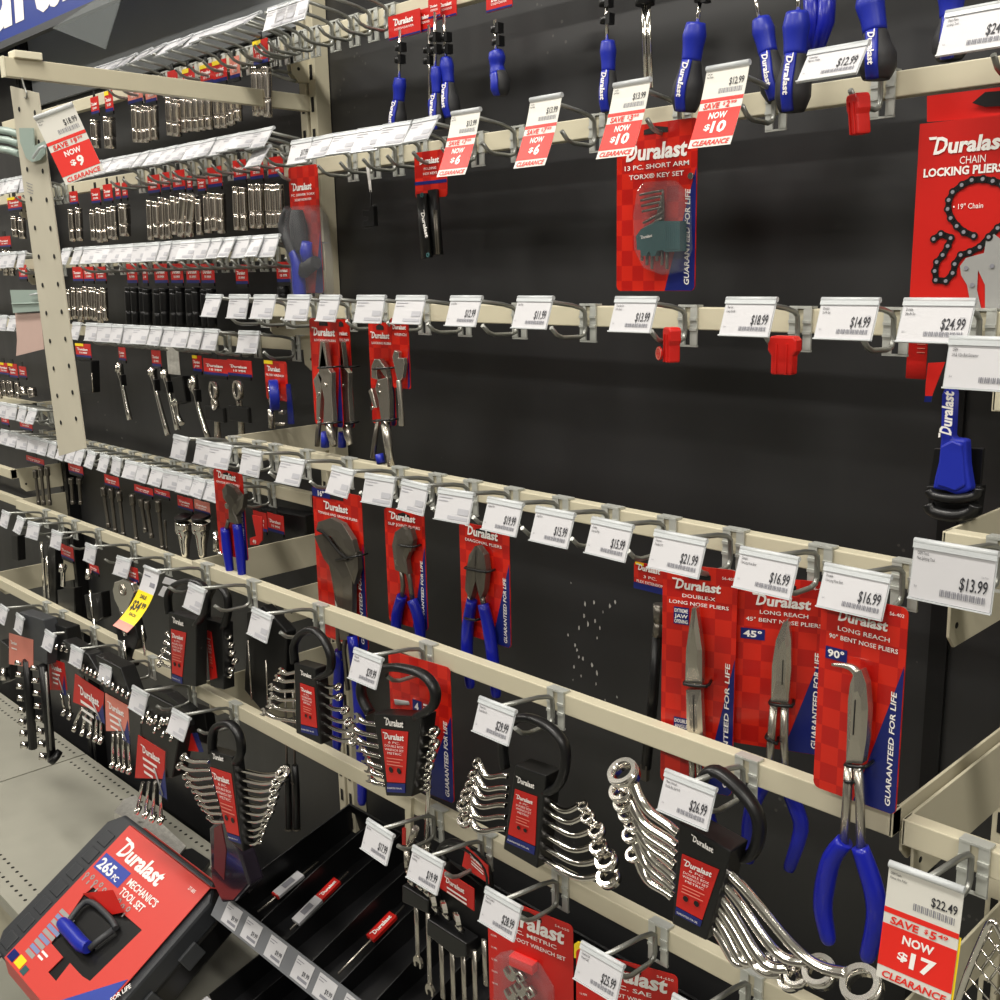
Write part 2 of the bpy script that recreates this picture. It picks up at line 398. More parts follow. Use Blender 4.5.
# ------------------------------------------------------------------ hooks
def hookparts(t):
    f = Fr((0, 0, 0))
    L = t.loc
    def q(y, z): return L + Vector((0, y, z))
    mb = MB()
    pl = Fr(L)
    for s in (-1, 1):
        a0, a1 = sorted((s * .0035, s * .0125))
        mb.box(pl, a0, a1, -.041, .003, .0005, .0026)
        for zz in (-.014, -.025): mb.box(pl, a0, a1, zz, zz + .003, .0026, .0042)
    mb.box(pl, -.0125, .0125, .0004, .0026, -.009, .0030)
    mb.box(pl, -.0125, .0125, -.0425, -.0405, -.0005, .0026)
    t.part('bracket_plate', mb, 'zinc')
    mb = MB()
    path = [q(-.090, .010), q(-.03, .002), q(-.014, -.002), q(-.0075, -.007), q(-.0065, -.027), q(-.009, -.033), q(-.017, -.0355), q(-.046, -.0345), q(-.056, -.031), q(-.066, -.022)]
    mb.tube(path, .0027, 8, sm=False); t.part('wire_prongs', mb, 'wire')
proto_hook = None; HOOKN = {}
ORD = ['first', 'second', 'third', 'fourth', 'fifth', 'sixth', 'seventh', 'eighth', 'ninth', 'tenth', 'eleventh', 'twelfth', 'thirteenth', 'fourteenth', 'fifteenth', 'sixteenth', 'seventeenth', 'eighteenth', 'nineteenth', 'twentieth']
def hook(x, key, label, group=None):
    global proto_hook
    Y, z = RAIL[key]; loc = Vector((x, Y - 1.13, z))
    if proto_hook is None:
        t = Thing('peg_hook', label, 'hook', loc, group); hookparts(t); proto_hook = t.o; return t.o
    return copy_tree(proto_hook, loc, label, group)

# ------------------------------------------------------------------ price tags
TILT = math.radians(20)
def tagframe(o, yaw=0, tilt=TILT):
    u = Vector((math.cos(yaw), math.sin(yaw), 0)); b = Vector((0, 0, 1)).cross(u)   # b points away from the viewer
    return Fr(o, u, Vector((0, 0, 1)) * math.cos(tilt) + b * math.sin(tilt))
def holder(t, fr, W, H, clear=True):
    mb = MB(); mb.tube([fr(-W / 2 - .001, .001, -.001), fr(W / 2 + .001, .001, -.001)], .0026, 10)
    mb.box(fr, -W / 2 - .001, W / 2 + .001, -.004, .0, .0008, .0012)
    mb.box(fr, -W / 2 - .001, W / 2 + .001, -H - .0015, -.001, -.0016, -.0008)
    mb.box(fr, -W / 2 - .001, W / 2 + .001, -H - .0015, -H - .0003, -.0008, .0012)
    t.part('plastic_sleeve', mb, 'frost')
def printing(mb, fr, W, H, price, lines, detail, ps=.0098, top=0):
    b = top - .0085
    for l in lines:
        mb.txt(fr, l, -W / 2 + .003, b, .0026, 2, wx=.9); b -= .0038
    if detail:
        mb.txt(fr, 'Your Price', W / 2 - .0035, top - H * .43, .0016, 3, al='r', wx=.9)
    mb.txt(fr, price, W / 2 - .0035, top - H * .70, ps, 2, w=W * .335 * len(price) / 6, al='r', bold=.012, sh=.04)
    a = -W * .12; i = 0
    while a < W / 2 - .004:
        w = (.0006, .0011, .0005, .0009)[i % 4]; mb.quad(fr, a, a + w, top - H * .88, top - H * .76, .0006, 3); a += w + (.0006, .0005, .001)[i % 3]; i += 1
    mb.txt(fr, '56-4', -W / 2 + .003, top - H * .80, .0018, 3, wx=.9)
def tagparts(t, fr, W, H, price, lines=('Durable tool', 'set of pieces'), paper='paper', detail=True):
    holder(t, fr, W, H)
    mb = MB(); mb.box(fr, -W / 2, W / 2, -H, -.001, -.0006, 0)
    printing(mb, fr, W, H, price, lines, detail)
    t.part('paper_label', mb, [paper, paper, 'ink', 'inkg'])
proto_tag = None
def simple_tag(loc, label, group, yaw=0, tilt=0):
    """unreadable white tag: the same mesh for all"""
    global proto_tag
    if proto_tag is None:
        t = Thing('price_tag', label, 'price tag', loc, group); fr = tagframe(loc)
        holder(t, fr, .053, .0335)
        mb = MB(); mb.box(fr, -.0265, .0265, -.0335, -.001, -.0006, 0)
        for b0, w in ((-.008, .022), (-.012, .015)): mb.quad(fr, -.0245, -.0245 + w, b0, b0 + .0012, .0006, 1)
        mb.quad(fr, .008, .0245, -.025, -.018, .0006, 1); mb.quad(fr, -.006, .0245, -.0315, -.0275, .0006, 1)
        t.part('paper_label', mb, ['paper', 'inkl']); proto_tag = t.o; r = t.o
    else: r = copy_tree(proto_tag, loc, label, group)
    r.rotation_euler = (tilt, 0, yaw); return r
def ptag(loc, label, price, lines=('Tool Set',), W=.053, H=.034, yaw=0, tilt=TILT, paper='paper'):
    t = Thing('price_tag', label, 'price tag', loc); tagparts(t, tagframe(loc, yaw, tilt), W, H, price, lines, paper); return t
def clearance(loc, label, price, save, cents, now, W=.050, lines=('Tool Set', 'Steel Blade'), yaw=0, t0=.24, k=3.2, L=.083, yellow_edge=False):
    t = Thing('clearance_tag', label, 'clearance tag', loc)
    u = (math.cos(yaw), math.sin(yaw), 0); fr = Bend(loc, t0, k, u)
    mb = MB(); mb.tube([fr(-W / 2, .001, 0), fr(W / 2, .001, 0)], .003, 10); t.part('plastic_sleeve', mb, 'frost')
    mb = MB(); s = L / .083
    def band(b0, b1, m, c=.0): mb.quad(fr, -W / 2, W / 2, b0 * s, b1 * s, c, m, 6)
    band(-.083, -.0005, 0, -.0004); band(-.083, -.0005, 0, 0)
    mb.quad(fr, -W / 2, W / 2, -.0345 * s, -.0305 * s, .0003, 1, 2)
    band(-.0735, -.0425, 1, .0003)
    for l, b in zip(lines, (-.006, -.0092)): mb.txt(fr, l, -W / 2 + .002, b * s, .0022, 2)
    mb.txt(fr, price, W / 2 - .003, -.0185 * s, .0075, 2, w=W * .34, al='r', bold=.012)
    a = -W * .12; i = 0
    while a < W / 2 - .004:
        w = (.0006, .0011, .0005)[i % 3]; mb.quad(fr, a, a + w, -.0262 * s, -.021 * s, .0003, 3); a += w + (.0006, .0009)[i % 2]; i += 1
    mb.txt(fr, 'SAVE', -W * .40, -.0412 * s, .0058, 1, w=W * .38, bold=.03, sh=.1)
    mb.txt(fr, '$', W * .06, -.0392 * s, .0036, 1, w=W * .05, bold=.02, sh=.1)
    mb.txt(fr, save, W * .13, -.0412 * s, .0062, 1, w=W * .09, bold=.03, sh=.1)
    mb.txt(fr, cents, W * .24, -.0385 * s, .0032, 1, w=W * .13, bold=.02, sh=.1)
    mb.txt(fr, 'NOW', 0, -.0525 * s, .0068, 4, w=W * .42, al='c', bold=.03, sh=.05)
    nw = W * (.18 + .16 * len(now))
    mb.txt(fr, '$', -nw / 2, -.0645 * s, .0065, 4, w=W * .14, bold=.03, sh=.05)
    mb.txt(fr, now, -nw / 2 + W * .17, -.0675 * s, .0122, 4, w=W * .17 * len(now), bold=.035, sh=.05)
    mb.txt(fr, 'CLEARANCE', 0, -.0812 * s, .0056, 1, w=W * .86, al='c', bold=.025, sh=.2)
    if yellow_edge: mb.quad(fr, W / 2, W / 2 + .0016, -.083 * s, -.033 * s, -.0006, 5, 5)
    t.part('paper_strip', mb, ['paperw', 'redp', 'ink', 'inkg', 'white', 'yellow'])
    return t

def tagloc(key, px, dY=.092, dz=.012):
    Y, z = RAIL[key]; x = Xat(px, Y - dY, z + dz); return Vector((x, Y - dY - 1.13, z + dz))
def row(key, pxs, where, group, hooks=True, yawr=.12, skiphook=(), lean=0):
    for i, px in enumerate(pxs):
        L = tagloc(key, px)
        simple_tag(L, 'small white price tag in ' + where, group + ' price tags', random.uniform(-yawr, yawr), lean + random.uniform(-.08, .12))
        if hooks and i not in skiphook: hook(L.x, key, 'grey peg hook in ' + where, group + ' peg hooks')
# left bays, tightly packed rows
row('a', [93, 104, 118, 131, 146, 160, 173, 187, 200, 212, 224, 238, 252], 'the uppermost row of the left bay', 'uppermost row', lean=-.55)
row('b', [96, 108, 121, 133, 145, 157, 170, 183, 196, 209, 222, 236, 249, 264], 'the row under the diagonal arm, left bay', 'second row', lean=-.33)
row('c', [67, 79, 91, 104, 117, 129, 141, 153, 166, 178, 190, 203, 216, 228, 243, 256, 270], 'the row between the two rows of hanging sockets, left bay', 'third row', lean=-.12)
row('d', [77, 92, 105, 118, 129, 142, 157, 169, 182, 197, 211, 249], 'the row just above the ratchets, left bay', 'fourth row')
row('e', [5, 14, 23, 34, 44, 53, 63, 72, 80, 92, 105, 117, 132, 144, 158, 171, 186, 200, 213, 228], 'the long dense row below the ratchets, left bay', 'fifth row')
row('b2', [2, 9, 16, 23], 'the far left bay beside the clearance strip', 'far left upper')
row('c2', [4, 13, 22], 'the far left bay just left of the strip middle', 'far left middle')
row('d2', [3, 14, 24], 'the far left bay left of the pale pink tag', 'far left lower')
row('e2', [2, 12, 23, 33], 'the far left bay above the long dense tag row', 'far left ratchet')

# ------------------------------------------------------------------ labelled rows of the near bays
def lrow(key, items, rowname):
    """items: (px, spec)"""
    n = 0
    for i, (px, sp) in enumerate(items):
        L = tagloc(key, px); o = ORD[i]
        hook(L.x, key, 'grey peg hook, %s from the left on the %s' % (o, rowname))
        if sp is None:
            simple_tag(L, 'white price tag, %s from the left on the %s' % (o, rowname), None, random.uniform(-.12, .1), (-.22 if key == 'A' else 0) + random.uniform(-.08, .1))
        elif sp != 0: sp(L)
def T(price, lines, label, yaw=0, **k): return lambda L: ptag(L, label, price, lines, yaw=yaw, **k)
def CL(*a, **k): return lambda L: clearance(L, *a, **k)
lrow('A', [(262, None), (302, T('$17.99', ('Hex Key Set',), 'white price tag left of the row of five overlapping tags by the slotted post')), (324, None), (347, None), (371, None), (397, None), (426, None),
  (466, CL('narrow clearance strip marked now $6 in front of the folding hex key card', '$13.99', '7', '99', '6', yaw=.05)),
  (546, CL('clearance strip marked now $6 hanging alone against the black panel', '$13.99', '7', '99', '6', yaw=.0)),
  (632, CL('clearance strip marked save $3.99 now $10 left of the torx key card', '$13.99', '3', '99', '10')),
  (728, CL('clearance strip marked save $2.99 now $10 right of the torx key card', '$12.99', '2', '99', '10')),
  (838, T('$12.99', ('Screwdriver', 'Magnetic Phillips'), 'white $12.99 price tag above the upper red plastic cap', W=.058, H=.033, tilt=.62))], 'rail with the clearance strips')
lrow('A3', [(984, T('$24.99', ('Chain Pliers', 'Locking Tool'), 'white $24.99 price tag cut off at the top right corner', W=.062, H=.037, tilt=.38))], 'short rail at the top right corner')
lrow('B', [(214, None), (239, None), (265, None), (299, None), (330, None), (371, None), (411, None), (466, T('$12.99', ('Locking Pliers',), 'white tag right of the small adjustable wrench card on the middle rail')),
  (535, T('$11.99', ('Lock Pliers',), 'white price tag hanging alone over bare black panel left of the torx key card')),
  (636, T('$13.99', ('Torx Key Set', '13 Pc Short'), 'white $13.99 price tag directly under the torx key card')),
  (751, T('$18.99', ('Plier Set', 'Long Handle'), 'white $18.99 price tag left of the wide red plastic cap')),
  (850, T('$14.99', ('Durable', '7in Plr Set'), 'white $14.99 price tag on the middle rail')),
  (939, T('$24.99', ('Durable', '20in Plr Set'), 'white $24.99 price tag under the chain locking pliers box', W=.058))], 'rail above the large empty area')
Lb = P(996, 341, .80)
ptag(Lb, 'white bolt extractor price tag in front of the blue pry bar', '$49.99', ('OEM', '1/4 & 1/2in Bolt Extractor'), W=.066, H=.035, tilt=.2)
RAIL['B4'] = (.892, Lb.z - .012)
lrow('C', [(181, None), (205, None), (221, None), (252, None), (293, None), (343, None), (380, None), (415, None), (456, None),
  (505, T('$19.99', ('Diagonal Plier',), 'white price tag above the diagonal pliers card')),
  (555, T('$15.99', ('Long Pliers',), 'white $15.99 price tag over bare panel, the left one of two')),
  (612, T('$15.99', ('Cutting', 'Electrical Plier'), 'white $15.99 price tag just left of the $21.99 tag', yaw=-.04)),
  (680, T('$21.99', ('Extension', 'Flexible 3 Pc'), 'white $21.99 price tag above the double-x pliers card', W=.058)),
  (769, T('$16.99', ('Durable', '11in Long Nose Bent'), 'white $16.99 price tag over the top of the 45 degree pliers card', W=.057)),
  (857, T('$16.99', ('Durable', '11in Long Nose Bent'), 'white $16.99 price tag above the 90 degree pliers card', W=.057))], 'rail above the plier cards')
lrow('C3', [(955, T('$13.99', ('OEM Tools', 'Nut Splitting Tool'), 'white nut splitting tool price tag marked $13.99', W=.06, H=.042, tilt=.12))], 'short rail behind the $13.99 tag')
lrow('f', [(6, None), (21, None), (34, None), (57, None), (91, None), (124, None)], 'left bay rail with the ratchets')
def yellowtag(L):
    t = Thing('sale_tag', 'yellow $34.99 sale strip under a white tag beside the big ratchet', 'sale tag', L)
    fr = Bend(L, .25, 7.5); W = .05
    mb = MB(); mb.tube([fr(-W / 2, .001, 0), fr(W / 2, .001, 0)], .003, 10); t.part('plastic_sleeve', mb, 'frost')
    mb = MB(); mb.quad(fr, -W / 2, W / 2, -.036, 0, 0, 0, 4); mb.quad(fr, -W / 2, W / 2, -.090, -.036, 0, 1, 8); mb.quad(fr, -W / 2, W / 2, -.104, -.090, 0, 2, 3)
    mb.txt(fr, 'SALE', 0, -.047, .006, 3, w=.02, al='c', bold=.03); mb.txt(fr, '$34', -.02, -.068, .016, 3, w=.026, bold=.03); mb.txt(fr, '99', .008, -.061, .009, 3, w=.012, bold=.03)
    mb.txt(fr, 'EACH', 0, -.078, .005, 3, w=.02, al='c', bold=.02)
    mb.quad(fr, -.02, .0, -.012, -.010, .0005, 4); mb.quad(fr, .004, .02, -.026, -.019, .0005, 4)
    t.part('paper_strip', mb, ['paper', 'yellow', 'pink', 'ink', 'inkg'])
lrow('D', [(152, yellowtag), (197, None), (262, None), (368, T('$39.99', ('Wrench Set', 'Ratcheting 8 Pc'), 'white price tag over the wrench rack with the number 4 card behind')),
  (497, T('$29.99', ('Wrench Set', 'Double Box 6 Pc'), 'white price tag over the offset box wrench rack in the middle')),
  (690, T('$26.99', ('Metric Wrench', 'Double Box End 6 Pc'), 'white $26.99 price tag over the largest tilted wrench rack'))], 'rail below the red plier cards')
lrow('D3', [(926, CL('big clearance strip marked save $5.49 now $17 at the lower right', '$22.49', '5', '49', '17', yaw=.06, W=.056, L=.090, t0=.1, k=1.0, yellow_edge=True, lines=('OEM Tools', 'Pitman Arm Puller')))], 'short rail behind the $17 clearance strip')
lrow('h', [(4, None), (20, None), (50, None), (77, None), (106, None)], 'lowest left bay rail above the toolbox')
lrow('E', [(140, None), (181, None), (380, T('$17.99', ('Nut Driver',), 'white price tag hanging over the black tray', yaw=-.05)),
  (428, T('$19.99', ('Comb Wrench', 'Ratcheting'), 'white price tag in front of the hanging combination wrench holder')),
  (503, T('$28.99', ('Metric Crowfoot', 'Wrench Set'), 'white $28.99 price tag on the metric crowfoot card')),
  (602, T('$25.99', ('Crowfoot Set', 'Wrench SAE'), 'white $25.99 price tag on the SAE crowfoot card')),
  (697, T('$28.99', ('Wrench Set',), 'white price tag cut by the bottom edge right of the SAE crowfoot card'))], 'lowest rail')
for i, px in enumerate((274, 292, 313, 333, 352, 371, 388)):
    hook(Xat(px, 1.04, .36 + 1.45), 'Z' if px > 322 else 'a', 'grey peg hook, %s from the left atop the slotted post' % ORD[i])
for i, px in enumerate((278, 288, 299)):
    L = tagloc('a', px); simple_tag(L, 'white price tag, %s of the three largest at the top by the slotted post' % ORD[i], None)

# ------------------------------------------------------------------ packaging helpers
def cfr(TL, TR, yb, Y, level=False, wmax=.13):
    a = P(TL[0], TL[1], Y)
    if level:
        d = ray(*TR); b = CAM + d * ((a.z - CAM.z) / d.z)
    else: b = P(TR[0], TR[1], Y); b.z = a.z
    o = (a + b) / 2; W = (b - a).length; u = (b - a).normalized(); fr = Fr(o, u)
    H = -fr.hit((TL[0] + TR[0]) / 2, yb)[1]
    return fr, W, H
def rrect(W, H, r, n=4):
    pts = []
    for cx, cy, a0 in ((W / 2 - r, -r, 0), (-W / 2 + r, -r, 90), (-W / 2 + r, -H + r, 180), (W / 2 - r, -H + r, 270)):
        for i in range(n + 1):
            a = math.radians(a0 + 90 * i / n); pts.append((cx + r * math.cos(a), cy + r * math.sin(a)))
    return pts
# card materials: 0 checker red, 1 white, 2 navy, 3 dark hole, 4 plain red, 5 yellow
CM = ['red', 'white', 'navy', 'hole', 'redd', 'yellow']
def card(t, fr, W, H, titles=(), logo=True, blue=.42, code=None, badge=None, gfl=True, hole=True, ly=.13, name='backing_card', lw=.66, th=.0009, mats=CM, bx=None, title_h=.0052, lx=-.36):
    mb = MB(); pts = rrect(W, H, min(.006, W * .08))
    mb.prism([fr(a, b, 0) for a, b in pts], fr.n * -th, 0)
    if blue:
        xb = -W * .02 if bx is None else W * bx
        mb.poly(fr, [(W / 2 - .0006, -H * blue), (xb, -H + .0004), (W / 2 - .004, -H + .0004), (W / 2 - .0006, -H + .004)], .0004, 2)
    if hole:
        hw = W * .15; mb.poly(fr, [(-hw, -H * .035), (-hw * .5, -H * .035 + .0015), (0, -H * .035 + .003), (hw * .5, -H * .035 + .0015), (hw, -H * .035), (hw, -H * .035 - .005), (-hw, -H * .035 - .005)], .0005, 3)
    y = -H * ly
    if logo: mb.logo(fr, W * lx, y - W * .06, W * lw); y -= W * .06 + .004
    for s in titles:
        w = min(W * .8, len(s) * title_h * .82); y -= title_h * .9
        mb.txt(fr, s, W * lx + W * lw / 2 + .002, y, title_h * .72, 1, w=w, al='c', bold=.012); y -= title_h * .55
    if code: mb.txt(fr, code, W * .46, -H * .035 - .002, .003, 1, w=W * .16, al='r')
    if badge:
        mb.quad(fr, -W * .42, -W * .16, y - .016, y - .005, .0005, 2); mb.txt(fr, badge, -W * .29, y - .0135, .0066, 1, w=W * .2, al='c', bold=.03, c=.0009)
    if gfl: mb.txt(fr, 'GUARANTEED FOR LIFE', W * .43, -H * .965, W * .062, 1, w=H * .56, rot=math.pi / 2, bold=.02, sh=.15, c=.0008)
    return t.part(name, mb, mats)
def on(fr, px, c): return [fr(*fr.hit(x, y, c), c) for x, y in px]
def tie(t, fr, x0, y0, x1, y1, c, r=.0016):
    mb = MB(); a, b = on(fr, [(x0, y0), (x1, y1)], c); d = (b - a); u = d.normalized()
    mb.tube([a - fr.n * c, a, b, b - fr.n * c], r, 6); mb.tube([b, b + u * .001 + fr.n * .002], r, 6); t.part('cable_tie', mb, 'black')
def plier(t, fr, jaws, handles, grips, c=.012, th=.009, jm='dsteel', gm='bluet', pivot=None, seam=None, gr=.0065, sr=.0034):
    mb = MB()
    for j in jaws:
        q = on(fr, j, c); mb.prism(q, fr.n * -th, 0)
        if len(j) <= 20:
            cen = sum(q, Vector()) / len(q); k = len(mb.v); nq = len(q)
            mb.v += q + [cen + (p - cen) * .5 + fr.n * .0028 for p in q]
            for i in range(nq): mb.face([k + i, k + (i + 1) % nq, k + nq + (i + 1) % nq, k + nq + i], 0, False)
            mb.face([k + nq + i for i in range(nq)], 0, False)
    if pivot:
        q = on(fr, [pivot], c)[0]; mb.ring(q + fr.n * .0005, fr.n, .0048, 0, .002, 14, 1)
    if seam:
        a, b = on(fr, seam, c + .0032); mb.tube([a, b], .0006, 5, 2)
    t.part('jaws', mb, [jm, 'satin', 'hole'], bevel=.0028)
    for h in handles:
        mb = MB(); mb.tube(on(fr, h, c - .004), sr, 8); t.part('shank', mb, jm)
    for g in grips:
        mb = MB(); n = len(g); rs = [gr * (.75 + .25 * math.sin(math.pi * min(1, (i + .6) / n))) for i in range(n)]
        p = on(fr, g, c - .004); rs[-1] = gr * .8
        p.append(p[-1] + (p[-1] - p[-2]).normalized() * gr * .7); rs.append(gr * .35)
        mb.tube(p, rs, 12); t.part('grip', mb, gm)

# ------------------------------------------------------------------ plier cards on the C rail
fr, W, H = cfr((822, 590), (909, 607), 805, .800)
t = Thing('pliers_card', 'red and blue card of 90 degree bent nose pliers with blue handles', 'pliers', fr(0, 0))
card(t, fr, W, H, ('LONG REACH', '90\u00b0 BENT NOSE PLIERS'), code='56-402', badge='90\u00b0', ly=.10, lw=.62, blue=.27, bx=-.0, title_h=.0056, lx=-.32)
plier(t, fr, [[(846, 763), (848, 700), (850, 684), (854, 673), (861, 670), (866, 684), (868, 710), (866, 740), (862, 764)]],
      [[(849, 765), (847, 800), (844, 845)], [(858, 765), (860, 800), (861, 850)]],
      [[(845, 841), (832, 858), (825, 885), (823, 910), (828, 938)], [(860, 847), (868, 870), (875, 895), (876, 920), (868, 955)]], c=.014, jm='satin', seam=[(855, 700), (853, 735)], gr=.0088, sr=.0042)
mb = MB(); mb.tube(on(fr, [(832, 664.5), (843, 665.5), (852, 668), (859, 676), (860, 690)], .010), [.0013, .0022, .0034, .0048, .0056], 10); t.part('bent_tip', mb, 'satin')
tie(t, fr, 845, 765, 864, 767, .016); tie(t, fr, 845, 781, 852, 782, .014)
fr, W, H = cfr((735, 574), (831, 583), 750, .862, True)
t = Thing('pliers_card', 'red and blue card of 45 degree bent nose pliers, handles behind the rail', 'pliers', fr(0, 0))
card(t, fr, W, H, ('LONG REACH', '45\u00b0 BENT NOSE PLIERS'), code='56-401', badge='45\u00b0', ly=.13, lw=.62, blue=.32, bx=.08, title_h=.0056, lx=-.30)
plier(t, fr, [[(771, 702), (772, 665), (776, 640), (783, 623), (788, 620), (791, 640), (791, 670), (788, 704)]],
      [[(774, 703), (771, 740), (769, 768)], [(785, 703), (784, 740), (785, 770)]],
      [[(766, 782), (754, 802), (749, 828), (749, 858)], [(786, 786), (796, 808), (801, 830), (790, 866)]], c=.014, jm='satin', seam=[(783, 660), (782, 685)], gr=.0078, sr=.0042)
tie(t, fr, 770, 704, 791, 706, .016); tie(t, fr, 766, 738, 776, 743, .014)
fr, W, H = cfr((663, 562), (738, 571), 790, .835, True)
t = Thing('pliers_card', 'red card of double-x long nose pliers left of the 45 degree card', 'pliers', fr(0, 0))
card(t, fr, W, H, ('DOUBLE-X', 'LONG NOSE PLIERS'), code='56-403', ly=.085, lw=.66, blue=.38, bx=.1, title_h=.0052)
for b0, ls in ((606, ('EXTREME', 'JAW', 'OPENING')), (716, ('DOUBLE', 'ANGLE', 'FOR'))):
    mb = MB(); a, b = fr.hit(674, b0, 0); mb.quad(fr, a, a + .016, b - .018, b, .0006, 0)
    for i, s in enumerate(ls): mb.txt(fr, s, a + .001, b - .0055 - i * .0056, .004, 1, w=.014, bold=.02, c=.001)
    t.part('printed_badge', mb, ['navy', 'white'])
plier(t, fr, [[(685, 685), (686, 650), (692, 608), (696, 608), (702, 650), (702, 685)], [(686, 690), (701, 690), (703, 742), (687, 742)]],
      [[(690, 740), (692, 765), (692, 792)], [(699, 740), (699, 765), (700, 792)]],
      [[(691, 790), (689, 815), (692, 850), (698, 870)], [(701, 790), (708, 815), (712, 840), (706, 868)]], c=.014, jm='satin', seam=[(693, 695), (694, 732)], gr=.0075)
tie(t, fr, 684, 684, 706, 686, .016)
def flexbar():
    fr, W, H = cfr((634, 561), (668, 569), 586, .86)
    t = Thing('extension_bar_pack', 'long black extension bar with red header tucked behind the double-x card', 'extension bar', fr(0, 0))
    card(t, fr, W, H * 1.15, ('3 PC.', 'FLEX EXTENSION'), blue=0, gfl=False, hole=False, ly=.2, lw=.7, name='header_card', title_h=.0042, lx=-.4)
    mb = MB(); mb.quad(fr, -W * .45, -W * .2, -.003, 0, .0006, 1); a = fr.hit(650, 590)[1]
    mb.quad(fr, -W / 2, W / 2, -H * 1.15 - .003, -H * 1.15 + .004, .0005, 0); t.part('printed_edge', mb, ['navy', 'yellow'])
    mb = MB(); mb.tube(on(fr, [(659, 604), (659, 622)], .01), .0062, 12, 0); mb.tube(on(fr, [(659, 622), (657, 636)], .01), .0052, 12, 0); t.part('socket_end', mb, 'dsteel')
    mb = MB(); mb.tube(on(fr, [(657, 634), (653, 700), (646, 768)], .008), .0056, 10); t.part('bar', mb, 'black')
    mb = MB(); mb.tube(on(fr, [(655, 634), (650, 700), (643, 765)], .012), .0012, 6); mb.box(Fr(on(fr, [(645, 768)], .01)[0]), -.004, .004, -.014, .004, -.003, .003); t.part('drive_end', mb, 'dsteel')
flexbar()
def small_plier_card(TL, TR, yb, Y, label, titles, jaws, handles, grips, pivot=None, seam=None, ties=(), code=None, blue=.27, level=True, jm='dsteel', gr=.0075, bx=.12, ly=.06, c=.012, lx=-.36):
    fr, W, H = cfr(TL, TR, yb, Y, level); t = Thing('pliers_card', label, 'pliers', fr(0, 0))
    card(t, fr, W, H, titles, code=code, blue=blue, bx=bx, ly=ly, lx=lx)
    plier(t, fr, jaws, handles, grips, pivot=pivot, seam=seam, jm=jm, gr=gr, c=c)
    for a in ties: tie(t, fr, *a, c + .003)
    return t, fr, W, H
small_plier_card((459, 521), (509, 532), 640, .86, 'red card of diagonal cutting pliers with long blue handles', ('DIAGONAL PLIERS',),
  [[(466, 571), (469, 555), (475, 546), (479, 560), (477, 575), (470, 600), (465, 590)], [(477, 546), (484, 555), (486, 570), (484, 590), (480, 600), (474, 575)]],
  [[(470, 595), (470, 608)], [(482, 596), (484, 606)]], [[(472, 600), (468, 625), (467, 655), (470, 684)], [(483, 604), (489, 630), (493, 660), (496, 693)]], ties=[(465, 568, 486, 572), (465, 618, 476, 620)], seam=[(476, 550), (475, 566)], gr=.008)
small_plier_card((384, 507), (424, 514), 625, .87, 'red card of slip joint pliers with blue handles', ('SLIP JOINT PLIERS',),
  [[(395, 570), (392, 545), (395, 532), (402, 527), (407, 531), (412, 545), (406, 560), (408, 575)], [(402, 545), (409, 548), (411, 540), (405, 530), (410, 529), (413, 540), (411, 552)]],
  [[(401, 565), (403, 585), (402, 600)], [(405, 560), (410, 580), (413, 604)]], [[(402, 596), (397, 615), (396, 638)], [(412, 600), (419, 620), (421, 650)]], pivot=(398, 562), ties=[(399, 545, 413, 547)], gr=.008)
def bigpliers():
    fr, W, H = cfr((312, 486), (361, 496), 640, .865, True)
    t = Thing('pliers_card', 'tall red card of large 16 inch tongue and groove pliers', 'pliers', fr(0, 0))
    card(t, fr, W, H, ('TONGUE AND GROOVE PLIERS',), blue=.3, bx=.3, ly=.10, lw=.5, lx=-.26)
    mb = MB(); mb.quad(fr, -W * .5, -W * .12, -.014, -.001, .0006, 0); mb.txt(fr, '16"', -W * .31, -.012, .008, 1, w=.014, al='c', bold=.03, c=.001); t.part('size_badge', mb, ['navy', 'white'])
    plier(t, fr, [[(316, 530), (318, 522), (330, 518), (342, 524), (352, 540), (356, 556), (350, 561), (340, 550), (330, 536)], [(314, 536), (322, 534), (334, 548), (345, 562), (352, 575), (352, 612), (348, 640), (340, 640), (341, 612), (335, 600), (331, 575), (325, 550)],
                  [(344, 560), (350, 558), (357, 552), (358, 570), (354, 585)]],
          [[(337, 598), (338, 640), (342, 660)], [(346, 630), (344, 650), (348, 690)]],
          [[(352, 636), (358, 690), (362, 760), (362, 800)], [(340, 650), (338, 700), (337, 745)]], pivot=(339, 579), gr=.0085, c=.014, jm='dsteel')
    mb = MB(); mb.tube(on(fr, [(318, 530), (325, 534), (333, 545), (340, 553), (348, 559)], .0172), .0022, 6); t.part('jaw_teeth', mb, 'hole')
    tie(t, fr, 336, 560, 358, 556, .017)
bigpliers()
small_plier_card((213, 468), (242, 474), 555, .835, 'red card of groove joint pliers hanging over the left end of the rail', ('GROOVE JOINT PLIERS',),
  [[(222, 490), (226, 484), (233, 488), (238, 495), (241, 505), (236, 516), (238, 524), (229, 522), (228, 505), (223, 498)], [(237, 498), (244, 494), (242, 508), (236, 516)]],
  [[(229, 520), (226, 530)], [(236, 522), (236, 530)]], [[(225, 528), (227, 548), (230, 571)], [(237, 524), (240, 548), (242, 575)]], pivot=(227, 506), gr=.008)

